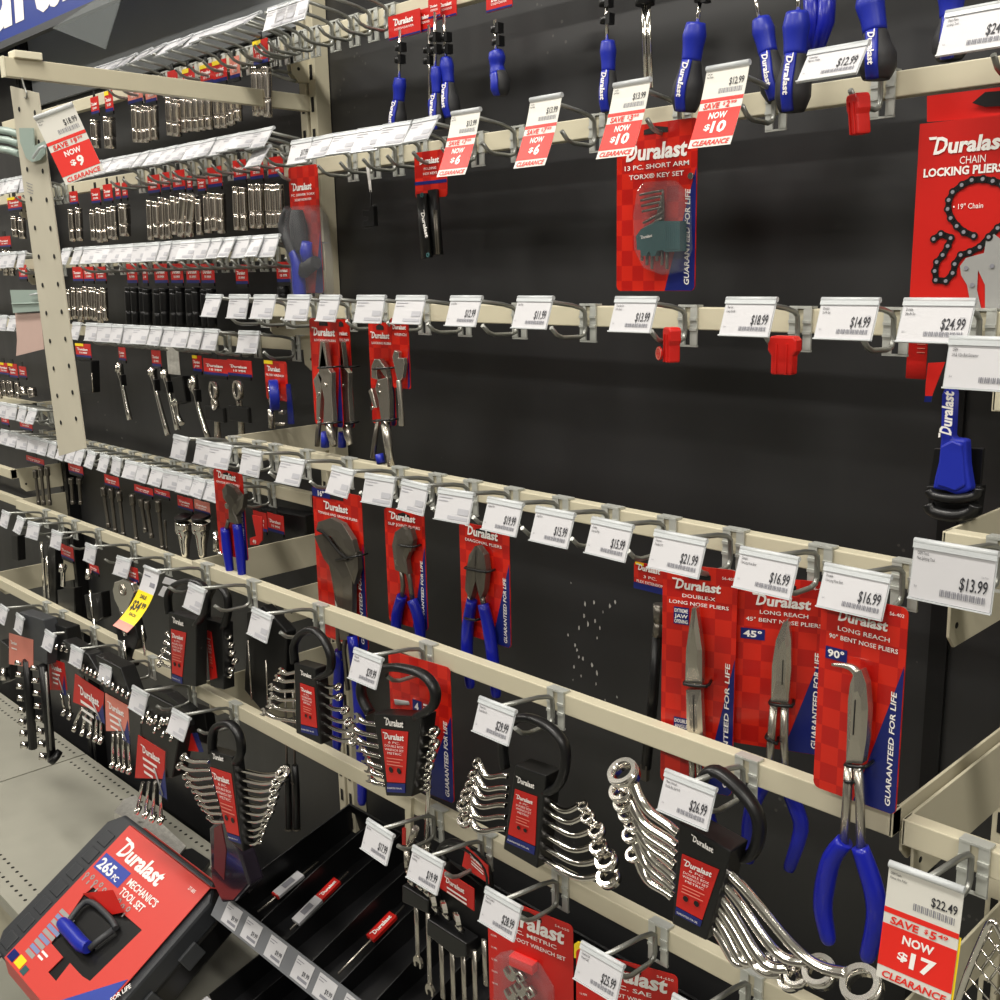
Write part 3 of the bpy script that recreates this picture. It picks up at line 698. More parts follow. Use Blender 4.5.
# locking pliers on the B rail
def locking(TL, TR, yb, Y, label, dx, nose, cardonly=False):
    fr, W, H = cfr(TL, TR, yb, Y); t = Thing('locking_pliers_card', label, 'locking pliers', fr(0, 0))
    card(t, fr, W, H, ('LOCKING PLIERS',), blue=.35, bx=.3, ly=.13, lw=.8, lx=-.4, title_h=.0046, gfl=False)
    s = lambda q: [(x + dx, y) for x, y in q]
    if nose == 'long': jaws = [[(318, 368), (320, 341), (324, 342), (327, 368)], [(322, 341), (327, 368), (331, 373), (331, 395), (333, 424), (323, 424), (324, 400), (321, 385), (318, 376)]]; lev = [[(313, 380), (318, 372), (322, 378), (320, 400), (319, 420), (316, 420), (316, 395)]]
    else: jaws = [[(371, 378), (371, 366), (374, 359), (379, 359), (385, 368), (387, 379), (383, 375), (378, 366), (376, 372), (377, 380)], [(377, 380), (387, 377), (389, 400), (389, 422), (381, 422), (378, 400), (375, 388)]]; lev = [[(368, 391), (371, 388), (375, 404), (376, 408), (373, 408), (370, 397)]]
    mb = MB()
    for j in jaws + lev: mb.prism(on(fr, s(j), .014), fr.n * -.009, 0)
    t.part('jaws', mb, ['satin'], bevel=.001)
    mb = MB()
    for x, y in (((325, 385), (318, 394), (319, 419)) if nose == 'long' else ((378, 385), (379, 393), (372, 408))): mb.ring(on(fr, s([(x, y)]), .0148)[0], fr.n, .0028, 0, .0015, 10)
    t.part('rivets', mb, 'chrome')
    mb = MB(); p = [(329, 422), (331, 435), (334, 445)] if nose == 'long' else [(385, 420), (388, 442), (391, 466)]
    mb.tube(on(fr, s(p), .010), [.0072, .0066, .0052], 10); t.part('handle', mb, 'satin')
    mb = MB(); p = [(320, 420), (318, 432), (317, 446)] if nose == 'long' else [(378, 420), (375, 440), (373, 458)]
    mb.tube(on(fr, s(p), .010), [.003, .004, .004], 8); t.part('lever', mb, 'dsteel')
    mb = MB(); p = [(325, 432), (325, 447)] if nose == 'long' else [(379, 454), (381, 463)]
    mb.tube(on(fr, s(p), .008), [.006, .0065], 10); t.part('release_lever', mb, 'blueh')
    for y in ((368, 424) if nose == 'long' else (369, 421)):
        x = (318, 333) if nose == 'long' else (373, 390); tie(t, fr, x[0] + dx, y, x[1] + dx, y - 1, .016)
locking((309, 318), (338, 320), 425, .90, 'front red card of long nose locking pliers under the middle rail', 0, 'long')
locking((333, 319), (349, 321), 426, .925, 'rear red card of long nose locking pliers, mostly hidden by the front one', 17, 'long')
locking((368, 322), (392, 322), 424, .91, 'red card of curved jaw locking pliers with a blue release lever', 0, 'curved')
fr, W, H = cfr((390, 318), (408, 319), 388, .90); t = Thing('adjustable_wrench_card', 'small red card of an adjustable wrench right of the locking pliers', 'wrench', fr(0, 0))
card(t, fr, W, H, ('WRENCH',), blue=.4, bx=.35, lw=.8, lx=-.4, gfl=False)
mb = MB(); mb.prism(on(fr, [(392, 357), (394, 350), (398, 352), (398, 358), (403, 358), (404, 364), (402, 378), (398, 384), (395, 372)], .01), fr.n * -.007)
mb.tube(on(fr, [(399, 380), (401, 405), (402, 426)], .008), [.004, .0036, .0046], 8); t.part('wrench', mb, 'satin', bevel=.001)

# ------------------------------------------------------------------ screwdrivers on the top rail
def driver(label, shaft, handle, Y, rs, clip=(), header=None, word=True, two=True, sr=.0022, name='screwdriver', split=.5, hole=False):
    """handle: px path top to bottom, rs: radii; upper part blue, lower part charcoal rubber"""
    t = Thing(name, label, 'screwdriver', P(handle[0][0], handle[0][1], Y))
    if shaft:
        mb = MB(); mb.ptube(shaft, Y, sr, 8); t.part('shaft', mb, 'chrome')
    n = max(2, int(round(len(handle) * split)))
    mb = MB(); mb.ptube(handle[:n], Y, rs[:n], 14); o = t.part('blue_grip', mb, 'blueh')
    if two and n < len(handle):
        mb = MB(); mb.ptube(handle[n - 1:], Y, rs[n - 1:], 14); t.part('rubber_grip', mb, 'rubber')
        # blue inlay carrying the word down the front of the rubber
        q = [P(x, y, Y) for x, y in handle[n - 1:]]; mb = MB()
        pts = [p + Vector((r * .15, -r * .93, 0)) for p, r in zip(q, rs[n - 1:])]
        mb.tube(pts, [.0062 * min(1, r / .009) for r in rs[n - 1:]], 8, 0, .35, fdir=(.15, -.98, 0))
        if word:
            a, b = pts[0] + Vector((.25, -.96, 0)) * .0025, pts[-1] + Vector((.25, -.96, 0)) * .0025
            d = (b - a); f = Fr(a, d.normalized(), Vector((.9, -.3, 0)).cross(d).cross(d) * -1)
            u = d.normalized(); nn = Vector((.3, -.95, 0)); v = nn.cross(u).normalized()
            f = PathFr(pts, nn); mb.logo(f, f.L * .02, -.0028, f.L * .72, 1, h=.0058, c=.0034)
        if hole:
            f = Fr(pts[-1] + Vector((0, -.003, .006))); mb.ring(f(0, 0, 0), (.25, -.95, 0), .0032, 0, .001, 10, 2)
        t.part('blue_inlay', mb, ['blueh', 'white', 'navy'])
    for x, y in clip:
        mb = MB(); c = P(x, y, Y); mb.ring(c, (0, 0, 1), .0072, .002, .007, 12); mb.box(Fr(c), .004, .010, -.006, .006, -.004, .006); t.part('clip', mb, 'black')
    if header:
        x0, y0, x1, y1, yb = header; fr, W, H = cfr((x0, y0), (x1, y1), yb, Y + .004)
        mb = MB(); mb.prism([fr(a, b) for a, b in rrect(W, H, .001, 1)], fr.n * -.001, 0)
        mb.quad(fr, -W / 2, W / 2, -H + .0005, -H + .003, .0005, 2); mb.logo(fr, -W * .32, -H * .45, W * .62); mb.txt(fr, 'SCREWDRIVER', 0, -H * .65, .003, 1, w=W * .6, al='c')
        t.part('header_card', mb, ['redd', 'white', 'navy'])
    return t
S = [.0075, .0095, .0082, .0078, .0098, .0125, .0125, .0085]
def hp(x0, y0, x1, y1, n=8): return [(x0 + (x1 - x0) * i / (n - 1), y0 + (y1 - y0) * i / (n - 1)) for i in range(n)]
def RS(k, l=None): return [r * k for r in S]
driver('blue handled screwdriver with a black rubber base, left of the stubby one', [(400, 30), (399, 80)], hp(400, 78, 397, 132), 1.03, RS(1.05), [(400, 48), (399, 60)], (388, 17, 420, 10, 37))
driver('thin screwdriver beside the bunch, left one with a long bright shaft', [(429, 25), (430, 120)], hp(431, 100, 432, 136), 1.035, RS(.5), [(428, 50), (428, 61)], (412, 12, 434, 6, 32), two=False)
driver('middle screwdriver of the bunch with a slim blue handle', [(435, 12), (435, 70)], hp(436, 67, 438, 130), 1.02, RS(.85), [(434, 38), (435, 50)], (428, 0, 440, -3, 18))
driver('right screwdriver of the bunch with a dark rubber base', [(444, 15), (446, 60)], hp(446, 58, 452, 118), 1.03, RS(1.05), [(445, 38), (446, 50)], (436, -1, 456, -5, 18))
driver('stubby screwdriver with a round black bulb handle', [(495, 20), (496, 54)], [(496, 52), (497, 58), (497, 66), (498, 74), (500, 82), (500, 90), (500, 96)], 1.02, [.0095, .0112, .009, .0108, .0132, .0128, .0075], [(496, 29), (497, 42)], (486, -4, 512, -8, 10), word=False, split=.55)
driver('blue screwdriver left of the two long bright shafts', [(606, -10), (607, 42)], hp(608, 41, 609, 112), 1.03, RS(1.05), [(605, 3), (606, 20)])
t = Thing('long_shaft_driver', 'pair of long bright driver shafts hanging above the $10 clearance strip', 'screwdriver', P(646, 0, 1.02))
for x in (643, 648):
    mb = MB(); mb.ptube([(x, -15), (x + 3, 88)], 1.02, .0028, 8); t.part('shaft', mb, 'chrome')
mb = MB(); c = P(645, 1, 1.02); mb.ring(c, (0, 0, 1), .011, .003, .009, 12); t.part('clip', mb, 'black')
driver('large screwdriver above the right $10 clearance strip', [(700, 2), (697, 26)], hp(696, 23, 685, 112), .995, RS(1.35), [(701, -2)], hole=True)
driver('screwdriver leaning behind its neighbour, half hidden', [(754, -10), (760, 22)], hp(761, 19, 778, 100), 1.035, RS(1.25))
driver('large screwdriver in front of two long blue handles', [(799, -10), (798, 14)], hp(797, 12, 792, 112), .985, RS(1.4), hole=True)
t = Thing('blue_handled_pliers', 'long blue plier handles hanging between the screwdrivers', 'pliers', P(820, 0, 1.03))
for p in ([(811, -20), (813, 20), (812, 54)], [(828, -20), (826, 22), (815, 58)]):
    mb = MB(); mb.ptube(p, 1.03, [.009, .0085, .006], 12); t.part('grip', mb, 'bluet')
driver('screwdriver hanging right of the $12.99 tag', None, [(870, -6), (870, 4), (873, 18), (875, 32), (876, 45), (877, 56), (877, 68), (876, 80)], 1.0, RS(1.4))
driver('shadowed screwdriver partly behind the $24.99 tag at the top right', None, hp(952, -14, 950, 60), 1.05, RS(1.3), word=False)

# red plastic caps
def cap(px, py, Y, label, w=.016, h=.030, tri=True, tilt=0, yaw=0, badge=False):
    L = P(px, py, Y); f = Fr(L, (math.cos(yaw), math.sin(yaw), 0), (math.sin(tilt), 0, math.cos(tilt)))
    mb = MB()
    mb.prism([f(a, b, .007) for a, b in ((-w * .62, 0), (-w * .5, .004), (w * .5, .004), (w * .62, 0), (w * .62, -h * .3), (w * .46, -h * .45), (w * .46, -h), (-w * .46, -h), (-w * .46, -h * .45), (-w * .62, -h * .3))], f.n * -.014)
    t = Thing('security_cap', label, 'plastic cap', L); t.part('cap_body', mb, 'redcap', bevel=.002)
    mb = MB()
    for a in (-w * .22, w * .22): mb.box(f, a - .001, a + .001, -h * .98, -h * .1, .007, .0082)
    t.part('ribs', mb, 'redcap')
    if badge:
        mb = MB(); q = f(-w * .65, -h * .72, .010)
        mb.ring(q, f.n, .0075, 0, .002, 8, 0); mb.ring(q + f.n * .0012, f.n, .0066, .0056, .0006, 16, 1)
        g = Fr(q + f.n * .001, f.u, f.v); mb.txt(g, 'STOP', 0, .0006, .0028, 1, w=.009, al='c'); mb.txt(g, 'HERE', 0, -.0036, .0028, 1, w=.009, al='c'); t.part('stop_badge', mb, ['redcap', 'pink'])
cap(858, 98, .975, 'red plastic cap on the hook below the $12.99 tag', .018, .033, tilt=-.12, yaw=-.6)
cap(672, 331, .925, 'red plastic cap with a round stop badge under the middle rail', .015, .033, yaw=-.5, badge=True)
cap(785, 340, .92, 'wide ribbed red plastic cap below the $18.99 tag', .024, .033, yaw=.1)

# torx key card
fr, W, H = cfr((617, 128), (698, 114), 291, 1.0)
t = Thing('torx_key_card', 'red and blue blister card of short arm torx keys in a dark green holder', 'hex key set', fr(0, 0))
card(t, fr, W, H, ('13 PC. SHORT ARM', 'TORX\u00ae KEY SET'), blue=.28, bx=.13, ly=.17, lw=.82, lx=-.42, title_h=.0072, code='', hole=True)
mb = MB(); mb.prism(on(fr, [(636, 236), (641, 229), (652, 224), (658, 221), (680, 221), (680, 251), (665, 252), (662, 250), (657, 251), (655, 256), (651, 256), (649, 251), (646, 256), (642, 256), (640, 250), (637, 250)], .016), fr.n * -.012)
f2 = Fr(fr(*fr.hit(641, 239, .016), .016), fr.u, fr.v); mb.logo(f2, 0, 0, .017, 1, rot=.12)
for i in range(7): a, b = on(fr, [(666 + i * 2, 224), (666 + i * 2, 249)], .0165); mb.tube([a, b], .0006, 5)
t.part('key_holder', mb, ['teal', 'white'], bevel=.0012)
for i in range(6):
    mb = MB(); y = 193 + i * 5.5; x0 = 640 + i * .8
    mb.tube(on(fr, [(x0, y + (2 if i < 4 else 8)), (660 + i * .5, y - 2), (663 - i * 1.5, y + 1), (663 - i * 2, 226)], .007 + .0007 * i), .0015, 6); t.part('key', mb, 'dsteel')
for i in range(6):
    mb = MB(); x = 642 + i * 5; mb.tube(on(fr, [(x, 248), (x, 261 + (i % 3) * 4)], .009), .0019, 6); t.part('key', mb, 'dsteel')
mb = MB(); mb.prism(on(fr, [(632, 215), (636, 190), (642, 182), (668, 180), (682, 195), (684, 250), (676, 272), (660, 275), (642, 268), (633, 250)], .020), fr.n * -.018); t.part('clear_blister', mb, 'clear', bevel=.003)
mb = MB(); mb.ring(fr(*fr.hit(692, 176), .002), fr.n, .0035, 0, .003, 12); t.part('rivet', mb, 'chrome')

# chain locking pliers box
fr, W, H = cfr((920, 124), (1012, 115), 310, .985)
W = W * 1.0
t = Thing('chain_pliers_box', 'large red box with a drawing of chain locking pliers at the right edge', 'boxed tool', fr(0, 0))
mb = MB(); mb.prism([fr(-W / 2, 0), fr(W / 2, 0), fr(W / 2, -H), fr(-W / 2, -H)], fr.n * -.028)
mb.prism(on(fr, [(927, 96), (1010, 86), (1010, 116), (927, 122)], -.027), fr.n * -.001); t.part('box', mb, 'redd')
mb = MB(); mb.logo(fr, -W * .37, -W * .34, W * .88); t.part('logo_print', mb, ['white', 'white']); mb = MB(); mb.txt(fr, 'CHAIN', -W * .02, -W * .47, .0068, 0, w=W * .28, al='l')
mb.txt(fr, 'LOCKING PLIERS', -W * .42, -W * .58, .0072, 0, w=W * 1.0 - .01, bold=.035); t.part('title_print', mb, ['white']); mb = MB(); mb.txt(fr, '\u2022 19" Chain', -W * .06, -W * .95, .0048, 0, w=W * .33)
t.part('chain_note', mb, ['white', 'white'])
mb = MB()
ch = [(1008, 187), (1002, 184), (993, 181), (983, 179), (972, 180), (962, 185), (953, 192), (949, 200), (948, 209), (951, 218), (957, 226), (964, 232), (974, 236)]
ch2 = [(934, 239), (941, 234), (951, 238), (948, 246), (943, 255), (937, 262), (935, 271), (936, 280), (946, 281), (953, 273), (955, 264), (961, 255), (970, 252), (980, 247), (989, 237), (998, 228), (1008, 220)]
for c in (ch, ch2): 
    q = on(fr, c, .0008)
    for i in range(len(q) - 1):
        d = (q[i + 1] - q[i]).normalized(); s = fr.n.cross(d) * .0028
        mb.add([q[i] - s - d * .001, q[i + 1] - s + d * .001, q[i + 1] + s + d * .001, q[i] + s - d * .001], [(0, 1, 2, 3)], 0)
    for p in q: mb.ring(p + fr.n * .0004, fr.n, .0036, 0, .0004, 12, 0); mb.ring(p + fr.n * .0008, fr.n, .0017, 0, .0004, 10, 1)
mb.add(on(fr, [(960, 266), (966, 258), (984, 253), (986, 240), (994, 234), (1002, 240), (1002, 312), (985, 312), (985, 285), (978, 270), (977, 290), (982, 312), (972, 312), (967, 285), (961, 275)], .0010), [(0, 1, 2, 3, 8, 9, 10, 11, 12, 13, 14), (3, 4, 5, 6, 7, 8)], 2)
for x, y in ((966, 268), (972, 285), (992, 266)): mb.ring(on(fr, [(x, y)], .0018)[0], fr.n, .002, 0, .0004, 10, 1)
t.part('plier_drawing', mb, ['black', 'inkg', 'greyp'])
mb = MB(); mb.add(on(fr, [(972, 103), (985, 92), (1010, 90), (1010, 106), (985, 107)], -.024), [(0, 1, 2, 3, 4)], 0); t.part('hang_slot', mb, 'black')

# folding hex keys
fr, W, H = cfr((414, 153), (446, 150), 198, 1.0); t = Thing('folding_key_set', 'black folding hex key set on a small red card below the $6 strip', 'hex key set', fr(0, 0))
card(t, fr, W, H, ('FOLDING', 'HEX KEYS'), blue=0, gfl=False, lw=.66, ly=.2, title_h=.0045, hole=False)
mb = MB(); mb.quad(fr, -W / 2, W / 2, -H * .70, -H * .63, .0005, 0); t.part('blue_stripe', mb, 'navy')
mb = MB(); mb.tube(on(fr, [(422, 194), (427, 258)], .012), .0098, 12, 0, .7, fdir=(0, -1, 0)); mb.tube(on(fr, [(433, 190), (438, 255)], .004), .0092, 12, 0, .7, fdir=(0, -1, 0)); t.part('handle_body', mb, 'black')
mb = MB()
for x, y in ((422, 195), (428, 255)): mb.ring(on(fr, [(x, y)], .020)[0], fr.n, .0032, .0014, .002, 12, 0)
t.part('green_rivets', mb, 'teal')
mb = MB(); a, b = on(fr, [(422, 211), (427, 238)], .0196); d = (b - a).normalized(); f = Fr(a, d, fr.n.cross(d)); mb.logo(f, 0, -.002, (b - a).length, 1); t.part('wordmark', mb, ['white', 'white'])
mb = MB()
for x in (434, 436): mb.tube(on(fr, [(x, 210), (x + 3, 254)], .012), .0016, 6)
t.part('keys', mb, 'dsteel')
# empty clip with white strip
t = Thing('hanging_clip', 'small empty black clip dangling on a thin white and red strip', 'clip', P(370, 165, .99))
mb = MB(); f = Fr(P(368, 165, .99)); mb.prism([P(x, y, .99) for x, y in ((366, 167), (369, 167), (371.5, 192), (369.5, 192))], (0, .001, 0)); t.part('strip', mb, 'white')
mb = MB(); mb.ptube([(370.5, 190), (371.5, 208)], .99, .0012, 6)
mb.prism([P(x, y, .985) for x, y in ((370, 206), (373, 206), (374, 226), (363, 227), (363, 221), (368, 220), (368, 217), (363, 216), (362, 210), (369, 210))], (0, .008, 0)); t.part('clip_body', mb, 'black', bevel=.0008)

# blister card of precision drivers beside the slotted post
fr, W, H = cfr((288, 168), (317, 164), 293, .995); t = Thing('driver_blister', 'red card with two blue and charcoal drivers bulging in clear plastic by the slotted post', 'driver set', fr(0, 0))
card(t, fr, W, H, ('PC. DRIVER TORX', 'SCREWDRIVER'), blue=.5, bx=.2, lw=.7, ly=.16, lx=-.4, gfl=False, hole=False)
for p, m_, r in (([(288, 208), (284, 225), (290, 245), (298, 262)], 'rubber', [.006, .010, .010, .007]), ([(297, 210), (298, 225), (300, 242), (302, 252)], 'rubber', [.009, .014, .013, .009]), ([(307, 242), (306, 252), (308, 262)], 'blueh', [.008, .010, .009]), ([(292, 250), (297, 262), (299, 285), (300, 300)], 'blueh', [.008, .010, .011, .010]), ([(316, 262), (306, 268), (303, 275)], 'rubber', [.010, .012, .008])):
    mb = MB(); mb.tube(on(fr, p, .016), r, 12); t.part('driver_handle', mb, m_)
mb = MB(); mb.prism(on(fr, [(284, 212), (290, 206), (306, 205), (314, 216), (319, 260), (320, 296), (290, 298), (286, 258), (281, 235)], .031), fr.n * -.029); t.part('clear_blister', mb, 'clear', bevel=.006)

# right hand end: card behind, pry bar in its holder
fr, W, H = cfr((908, 338), (928, 338), 379, 1.02); t = Thing('red_card', 'narrow dark red card showing under the second $24.99 tag', 'card', fr(0, 0))
mb = MB(); mb.prism([fr(a, b) for a, b in rrect(W, H, .001, 1)], fr.n * -.001); 
for i in range(3): mb.quad(fr, 0, W * .4, -.006 - i * .004, -.005 - i * .004, .0005, 1)
t.part('card_face', mb, ['redd', 'pink'])
t = Thing('small_red_card', 'small orange red card with a blue foot beside the pry bar', 'card', P(932, 365, .98))
mb = MB(); mb.pprism([(928, 363), (945, 362), (933, 393), (932, 396), (925, 396), (926, 380)], .98, .001, 0); mb.pprism([(925, 396), (932, 396), (931, 402), (924, 402)], .98, .001, 1); t.part('card_face', mb, ['redcap', 'navy'])
Yb = .90; t = Thing('pry_bar', 'blue pry bar handle standing in a black holder at the right', 'pry bar', P(948, 460, Yb))
fb = Fr(P(948, 440, Yb))
o1 = [(941, 395), (944, 388), (948, 386), (953, 388), (954, 395), (952, 438), (966, 440), (967, 465), (971, 490), (966, 493), (956, 495), (945, 491), (932, 489), (934, 478), (938, 462), (940, 440)]
mb = MB(); mb.prism(on(fb, o1, .006), fb.n * -.012); o = t.part('handle', mb, 'blueh', bevel=.003)
mb = MB(); mb.prism(on(fb, [(940, 446), (952, 440), (962, 444), (965, 486), (955, 492), (944, 488), (936, 486)], .008), fb.n * -.004); t.part('raised_grip', mb, 'blueh', bevel=.0018)
mb = MB(); f = Fr(fb(*fb.hit(951, 438, .0075), .0075), (0, 0, 1), (-1, 0, 0)); mb.logo(f, 0, .000, fb.hit(948, 391)[1] - fb.hit(948, 438)[1], 0, h=.0095); t.part('wordmark', mb, ['white'])
mb = MB(); mb.ptube([(928, 490), (934, 496), (955, 499), (976, 496), (979, 488)], Yb - .008, .0042, 8); mb.ptube([(928, 504), (934, 512), (955, 516), (972, 512), (976, 505)], Yb - .008, .0055, 8)
mb.pprism([(926, 486), (981, 486), (977, 517), (955, 520), (930, 517)], Yb + .004, .012); mb.pprism([(934, 448), (984, 448), (981, 486), (928, 486)], Yb + .014, .003)
t.part('holder', mb, 'black', bevel=.001)

# ------------------------------------------------------------------ wrenches and racks
def ringend(mb, c, ax, r, h=None, m=0):
    h = h or r * .85; mb.ring(c, ax, r, r * .70, h, 20, m); mb.ring(c, ax, r * 1.05, r * .74, h * .6, 20, m)
def openend(mb, c, d, n, r, th=.005, m=0):
    """two-jawed open end: d = pointing direction, n = face normal"""
    d = Vector(d).normalized(); n = Vector(n).normalized(); s = n.cross(d)
    q = [(-.9, -.35), (-.5, -.75), (.1, -.95), (.9, -.8), (1.0, -.45), (.15, -.45), (-.05, 0), (.15, .45), (1.0, .45), (.9, .8), (.1, .95), (-.5, .75), (-.9, .35)]
    mb.prism([Vector(c) + d * (a * r) + s * (b * r) + n * th / 2 for a, b in q], n * -th, m)
AXU = Vector((-.12, -.55, .83))
def rackwrench(t, Y, inner, end, r, kind='box', sag=.006, w=.0036, ax=AXU, lift=0, matn='chrome', mid=None):
    a = P(inner[0], inner[1], Y); e = P(end[0], end[1], Y); mb = MB(); d = (e - a); L = d.length; u = d.normalized()
    dn = Vector((0, -.3, -1)) * sag
    s = e - u * r * .9
    pts = [a + (s - a) * k + dn * (math.sin(math.pi * k ** 1.7)) for k in [i / 11 for i in range(12)]]
    mb.tube(pts, [w * (1 + .22 * (i / 11) ** 4) for i in range(12)], 10, 0, .62, fdir=ax)
    if kind == 'box': ringend(mb, e, ax, r)
    else: openend(mb, e, u + Vector((0, 0, -.15)), (-.2, -.85, .5), r, .0045)
    return t.part('wrench', mb, matn)
def rack(label, Y, handle, hr, body, red, blue, logo, left, right, depth=.02, lk='box', rk='box', ws=.0036, sag=.006, name='wrench_rack', hy=.006, lsag=None):
    t = Thing(name, label, 'wrench set', P(body[0][0], body[0][1], Y))
    mb = MB(); mb.ptube(handle, Y + hy, hr, 10, 0, 1.5); t.part('handle_loop', mb, 'black')
    mb = MB(); mb.pprism(body, Y, depth, 0); hb = t.part('holder_body', mb, 'black', bevel=.0015)
    # printed label with small type; frame through its top edge
    tl, tr, br, bl = [P(x, y, Y - .0008) for x, y in red]
    mb = MB(); mb.prism([tl, tr, br, bl], (0, .0006, 0), 0)
    u = (tr - tl).normalized(); v = ((tl + tr) / 2 - (bl + br) / 2).normalized(); v = (v - u * v.dot(u) * .0)
    fr = Fr((tl + tr) / 2, u, v); fr.v = v; fr.n = Vector((0, -1, 0)); W = (tr - tl).length; H = ((tl + tr) / 2 - (bl + br) / 2).length
    mb.logo(fr, -W * .40, -H * .17, W * .78, 1, c=.0012)
    y = -H * .25
    for s in ('6 PC.', 'DOUBLE BOX', 'WRENCH SET', 'METRIC'): mb.txt(fr, s, 0, y, H * .045, 1, w=W * min(.7, .085 * len(s)), al='c', c=.0012); y -= H * .07
    for i in range(3): mb.quad(fr, -W * .3, W * (.3 - .1 * (i % 2)), y - H * .02, y, .001, 2); y -= H * .06
    for s in (-1, 1): mb.ring(fr(s * W * .15, y - H * .05, .001), (0, -1, 0), W * .07, 0, .0006, 12, 3)
    t.part('printed_label', mb, ['redd', 'white', 'pink', 'black'], hb)
    if blue:
        mb = MB(); mb.prism([P(x, y, Y - .0008) for x, y in blue], (0, .0006, 0), 0)
        a, b = P(*blue[0], Y - .0008), P(*blue[1], Y - .0008); c_, d_ = P(*blue[2], Y), P(*blue[3], Y)
        f = Fr((a + d_) / 2, ((b + c_) - (a + d_))); mb.txt(f, 'GUARANTEED FOR LIFE', .002, -.001, .0022, 1, w=(b - a).length * .8, c=.0012); t.part('blue_band', mb, ['navy', 'white'], hb)
    if logo:
        q = [P(x, y, Y - .0008) for x, y in logo]; f = Fr(q[0], q[1] - q[0]); w = (q[1] - q[0]).length
        mb = MB(); mb.logo(f, 0, -.002, w, 0, c=.0008, h=w * .24); t.part('embossed_word', mb, ['white'], hb)
    for i, s in enumerate(left): rackwrench(t, Y + .01, *s, kind=lk, w=ws, sag=sag if lsag is None else lsag)
    for i, s in enumerate(right): rackwrench(t, Y + .01, *s, kind=rk, w=ws, sag=sag)
    return t
rack('offset box wrench rack in the middle with six rings fanned to each side', .755,
  [(505, 768), (503, 746), (509, 727), (519, 718), (536, 720), (554, 731), (565, 748), (564, 772), (557, 787), (546, 792)], .0048,
  [(515, 765), (546, 776), (537, 869), (503, 849)], [(515, 789), (537, 797), (535, 846), (508, 834)], [(508, 835), (535, 847), (534, 855), (506, 842)], [(517, 780), (535, 787)],
  [((508, 776), (477, 763), .0058), ((508, 788), (474, 775), .0066), ((507, 796), (471, 785), .0072), ((506, 805), (467, 794), .0078), ((506, 817), (465, 805), .0098), ((506, 829), (466, 819), .0102)],
  [((538, 795), (583, 806), .0062), ((538, 806), (588, 817), .0076), ((538, 818), (597, 831), .0090), ((537, 831), (599, 847), .0096), ((536, 844), (607, 861), .0120), ((536, 856), (609, 877), .0124)], sag=.009, depth=.025)
rack('largest wrench rack, tilted, with long chrome wrenches sweeping to the lower right', .73,
  [(700, 785), (706, 774), (716, 771), (732, 782), (748, 799), (758, 817), (759, 836), (752, 854), (738, 858)], .0055,
  [(679, 822), (731, 852), (706, 941), (672, 924)], [(682, 854), (719, 870), (702, 920), (676, 906)], [(676, 907), (702, 921), (700, 927), (675, 914)], [(692, 838), (714, 851)],
  [((678, 834), (624, 774), .0150), ((677, 846), (622, 792), .0120), ((676, 856), (625, 803), .0110), ((675, 866), (629, 814), .0100), ((675, 880), (634, 824), .0092), ((674, 890), (631, 835), .0085), ((673, 897), (634, 855), .0080)],
  [((728, 872), (862, 986), .0165), ((724, 884), (820, 972), .0140), ((720, 896), (797, 976), .0105), ((717, 906), (790, 980), .0100), ((714, 915), (768, 964), .0092), ((711, 925), (762, 962), .0085)], ws=.0048, sag=.014, depth=.028, hy=.03, lsag=.007)
rack('wrench rack hanging just left of the blue tongue and groove handles', .745,
  [(295, 663), (294, 645), (302, 633), (313, 630), (324, 640), (331, 657), (329, 672), (316, 678)], .0045,
  [(294, 663), (315, 669), (321, 745), (296, 733)], [(300, 683), (314, 688), (317, 728), (301, 724)], [(301, 725), (317, 729), (318, 736), (301, 732)], [(301, 673), (312, 677)],
  [((297, 672), (281, 671), .0050), ((297, 681), (277, 678), .0052), ((297, 691), (272, 687), .0056), ((297, 700), (272, 696), .0058), ((298, 711), (270, 704), .0064), ((298, 722), (264, 712), .0062)],
  [((316, 681), (338, 687), .0056), ((317, 691), (339, 697), .0056), ((317, 701), (345, 710), .0062), ((318, 712), (349, 722), .0064), ((318, 721), (352, 732), .0066), ((319, 732), (354, 741), .0066)], lk='open', sag=.003, ws=.0030)
fr, W, H = cfr((388, 650), (450, 668), 790, .80, True)
t = Thing('wrench_set_card', 'red and blue card printed with a big number 4 behind a black wrench rack', 'wrench set', fr(0, 0))
card(t, fr, W, H, (), logo=False, blue=.35, bx=.0, hole=False, gfl=True)
mb = MB(); a, b = fr.hit(413, 706); mb.quad(fr, a, a + .016, b - .006, b + .010, .0006, 0); mb.txt(fr, '4', a + .004, b - .004, .011, 1, w=.007, bold=.03, c=.0012)
for i in range(3): mb.quad(fr, a + .019, a + .034, b + .006 - i * .005, b + .0085 - i * .005, .0008, 1)
t.part('number_badge', mb, ['navy', 'white'])
mb = MB(); mb.tube(on(fr, [(395, 702), (409, 703)], .002), [.004, .0025], 8, 0, .3, fdir=fr.n); t.part('printed_wrench', mb, 'greyp')
